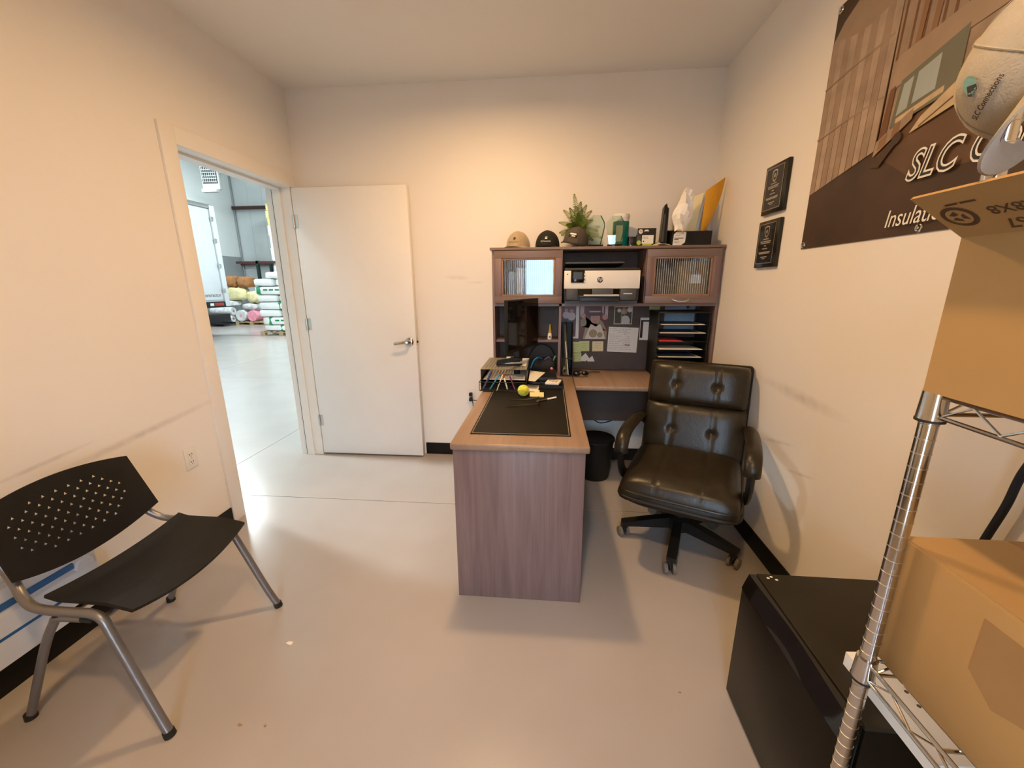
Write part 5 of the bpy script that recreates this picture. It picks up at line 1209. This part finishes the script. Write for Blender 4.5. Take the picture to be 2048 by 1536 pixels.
for z, nm_ in SH:
    sh = ob('shelf', tube(bmn(), [(PX0-.002, PYF, z), (PX0-.002, PYN, z)], .0036, 8), 'chrome', t)
    b = bmn()
    tube(b, [(PX0-.002, PYF, z-.032), (PX0-.002, PYN, z-.032)], .0036, 8)
    for zz in (z, z-.032):
        tube(b, [(PX1+.002, PYF, zz), (PX1+.002, PYN, zz)], .0036, 8)
        for y in (PYF, PYN): tube(b, [(PX0, y, zz), (PX1, y, zz)], .0036, 8)
    ob('edge_rail', b, 'chrome', sh)
    b = bmn()
    for x in (PX0-.002, PX1+.002):
        k = 0; y = PYF-.02; pts = []
        while y > PYN+.02: pts.append((x, y, z-.003 if k % 2 else z-.029)); y -= .042; k += 1
        tube(b, pts, .0022, 6)
    for y in (PYF, PYN):
        pts = [(PX0+.02+i*.041, y, z-.003 if i % 2 else z-.029) for i in range(11)]; tube(b, pts, .0022, 6)
    ob('truss_wire', b, 'chrome', sh)
    b = bmn()
    for k in range(1, 16): tube(b, [(PX0+k*.0282, PYF, z+.002), (PX0+k*.0282, PYN, z+.002)], .0019, 6)
    for y in (.52, .21, -.10): tube(b, [(PX0, y, z-.003), (PX1, y, z-.003)], .003, 6)
    ob('deck_wire', b, 'chrome', sh)
    for x in (PX0, PX1):
        for y in (PYF, PYN):
            b = bmn(); cyl(b, (x, y, z-.040), (x, y, z+.008), .0185, .0165, n=20); cl = ob('collar', b, 'chrome', sh)
            b = bmn(); cyl(b, (x, y, z-.043), (x, y, z-.039), .0192, n=20); ob('sleeve', b, 'rubber', cl)
# cartons on the rack
t = thing('shipping_carton', 'open brown carton with raised flap on the upper rack shelf', 'box', (.80, .45, 1.20))
cx0, cx1, cy0, cy1, cz0, cz1 = .594, 1.03, .18, .668, 1.203, 1.432
b = bmn(); box(b, cx0, cx1, cy0, cy1, cz0, cz0+.004); ob('bottom', b, 'cardboard', t)
ob('front_wall', box(bmn(), cx0, cx0+.004, cy0, cy1, cz0+.004, cz1), 'cardboard', t); ob('rear_wall', box(bmn(), cx1-.004, cx1, cy0, cy1, cz0+.004, cz1), 'cardboard', t)
ob('end_wall', box(bmn(), cx0+.004, cx1-.004, cy1-.004, cy1, cz0+.004, cz1), 'cardboard', t); ob('end_wall', box(bmn(), cx0+.004, cx1-.004, cy0, cy0+.004, cz0+.004, cz1), 'cardboard', t)
hx, hz = cx0-.083, cz1+.052
b = bmn(); prism(b, [(cx0, cy1, cz1), (cx0, cy0, cz1), (hx, cy0+.02, hz), (hx, cy1-.004, hz)], (.0035, 0, .0035)); fp = ob('flap', b, 'cardboard', t)
fr = axes((cx0, cy1, cz1), (0, -1, 0), (hx-cx0, 0, hz-cz1)); fr = Matrix((Vector((0, -1, 0)), Vector((hx-cx0, 0, hz-cz1)).normalized(), Vector((0, -1, 0)).cross(Vector((hx-cx0, 0, hz-cz1))).normalized())).transposed().to_4x4(); fr.translation = Vector((cx0, cy1, cz1))
nz = (fr.to_3x3() @ Vector((0, 0, 1)))
flip = nz.z > 0
up180 = fr @ Matrix.Translation((0, 0, -.0004 if flip else .0004)) @ (Matrix.Rotation(PI, 4, 'Y') if flip else Matrix())
# print on the flap underside: upside down as seen from below
def onflap(u, v, rot=0):
    o_ = fr @ Vector((u, v, 0)); r_ = -(fr.to_3x3() @ Vector((1, 0, 0))); u_ = -(fr.to_3x3() @ Vector((0, 1, 0)))
    mt_ = Matrix((r_, u_, r_.cross(u_))).transposed().to_4x4(); mt_.translation = o_ + r_.cross(u_)*(.0003 if r_.cross(u_).z < 0 else -.0003); return mt_
ringp = [(.018*math.cos(i*2*PI/24), .018*math.sin(i*2*PI/24)) for i in range(25)] + [(.0125*math.cos(i*2*PI/24), .0125*math.sin(i*2*PI/24)) for i in range(24, -1, -1)]
em = onflap(.034, .046)
fe = flat('recycling_mark', [('ink_brown', disc(0, 0, .0215, 28)), ('cardboard', disc(0, 0, .0155, 28))] + [('ink_brown', [(math.cos(a)*.012-math.sin(a)*.005, math.sin(a)*.012+math.cos(a)*.005), (math.cos(a+1.6)*.011, math.sin(a+1.6)*.011), (math.cos(a+1.6)*.005, math.sin(a+1.6)*.005), (math.cos(a)*.005, math.sin(a)*.005)]) for a in (0, 2.09, 4.19)], fp, em, lift=.0004)
text('print', '67067', .027, 'ink_brown', fp, onflap(.140, .028), lift=.0004, align='LEFT')
text('print', '8X8X8', .023, 'ink_brown', fp, onflap(.140, .056), lift=.0004, align='LEFT')
flat('small_print', [('ink_brown', rect(0, 0, .020, .0035)), ('ink_brown', rect(.023, 0, .040, .0035))], fp, onflap(.075, .074), lift=.0004)
t = thing('shipping_carton', 'closed brown carton on the lower rack shelf', 'box', (.83, .45, .675))
lx0, lx1, ly0, ly1, lz0, lz1 = .640, 1.045, .20, .690, .6735, .925
ob('case', box(bmn(), lx0, lx1, ly0, ly1, lz0, lz1, .002), 'cardboard', t)
b = bmn(); prism(b, [(lx0+.002, ly1-.002, lz1), (lx0+.19, ly1-.002, lz1), (lx0+.19, ly0+.002, lz1), (lx0+.002, ly0+.002, lz1)], (0, 0, .0035)); ob('flap', b, 'cardboard', t)
b = bmn(); prism(b, [(lx0+.194, ly1-.002, lz1), (lx1-.002, ly1-.002, lz1), (lx1-.002, ly0+.002, lz1), (lx0+.194, ly0+.002, lz1)], (0, 0, .0035)); ob('flap', b, 'cardboard', t)
M('tape_brown', (.30, .175, .068), .25, var=.05)
ob('tape', box(bmn(), lx0+.168, lx0+.216, ly0+.01, ly1-.004, lz1+.0035, lz1+.004), 'tape_brown', t)
b = bmn(); prism(b, [(lx0-.0006, ly1-.15, lz1-.03), (lx0-.0006, ly1-.235, lz1-.03), (lx0-.0006, ly1-.235, lz1-.13), (lx0-.0006, ly1-.19, lz1-.15), (lx0-.0006, ly1-.15, lz1-.12)], (.0005, 0, 0)); ob('tape_patch', b, 'tape_brown', t)
# cap hung over the rack post: crown to the left, visor down to the right
rd = Vector((.11, -.43, .88)).normalized()          # reading direction of the lettering, up and to the right
cc = Vector((-.64, -.70, -.27)); cc = (cc-rd*cc.dot(rd)).normalized()
zc = cc.cross(rd).normalized(); al = math.radians(6)
fnt = cc*math.cos(al)+zc*math.sin(al); Z_ = zc*math.cos(al)-cc*math.sin(al)
be = math.radians(30); fnt, rd = fnt*math.cos(be)-rd*math.sin(be), rd*math.cos(be)+fnt*math.sin(be)
mt = Matrix((rd, -fnt, Z_)).transposed().to_4x4(); mt.translation = Vector((.536, .600, 1.583))-fnt*.107-Z_*.024
cap('baseball_cap', 'cream baseball cap hanging sideways at the top of the wire rack', 'cap_cream', 'cap_cream', (0, 0, 0), 0, 'SLC Connections', s=1.12, mats=('ink', 'logo_teal'), mat4=mt, ts=.72, hk=.74, vd=.030)
# dark cable hanging on the wall behind the rack
b = bmn(); tube(b, spline([(1.06, .86, 1.30), (1.07, .90, 1.05), (1.075, .928, .944), (1.075, .937, .864), (1.075, .953, .778), (1.07, .98, .62), (1.06, 1.0, .50)], 8), .008, 10); tag(ob('cable', b, 'cap_navy'), 'thick dark cable hanging behind the wire rack', 'cable')
# scraps on the floor
def scrap(label, x, y, r, mt, seed):
    rn = random.Random(seed); b = bmn()
    prism(b, [(x+r*rn.uniform(.5, 1.2)*math.cos(i*PI/3), y+r*rn.uniform(.3, .8)*math.sin(i*PI/3), .0003) for i in range(6)], (0, 0, .002)); tag(ob('floor_scrap', b, mt), label, 'scrap', 'scraps on the floor')
scrap('white paper scrap on the floor in front of the visitor chair', -.994, 1.195, .018, 'paper', 1)
scrap('dark crumb on the floor nearest the visitor chair', -.966, .896, .008, 'ink_tan', 2); scrap('second dark crumb on the floor beside the first', -.884, .901, .007, 'ink_tan', 3)
scrap('tiny dark crumb on the floor left of the fridge', .474, 1.125, .006, 'ink_tan', 4)
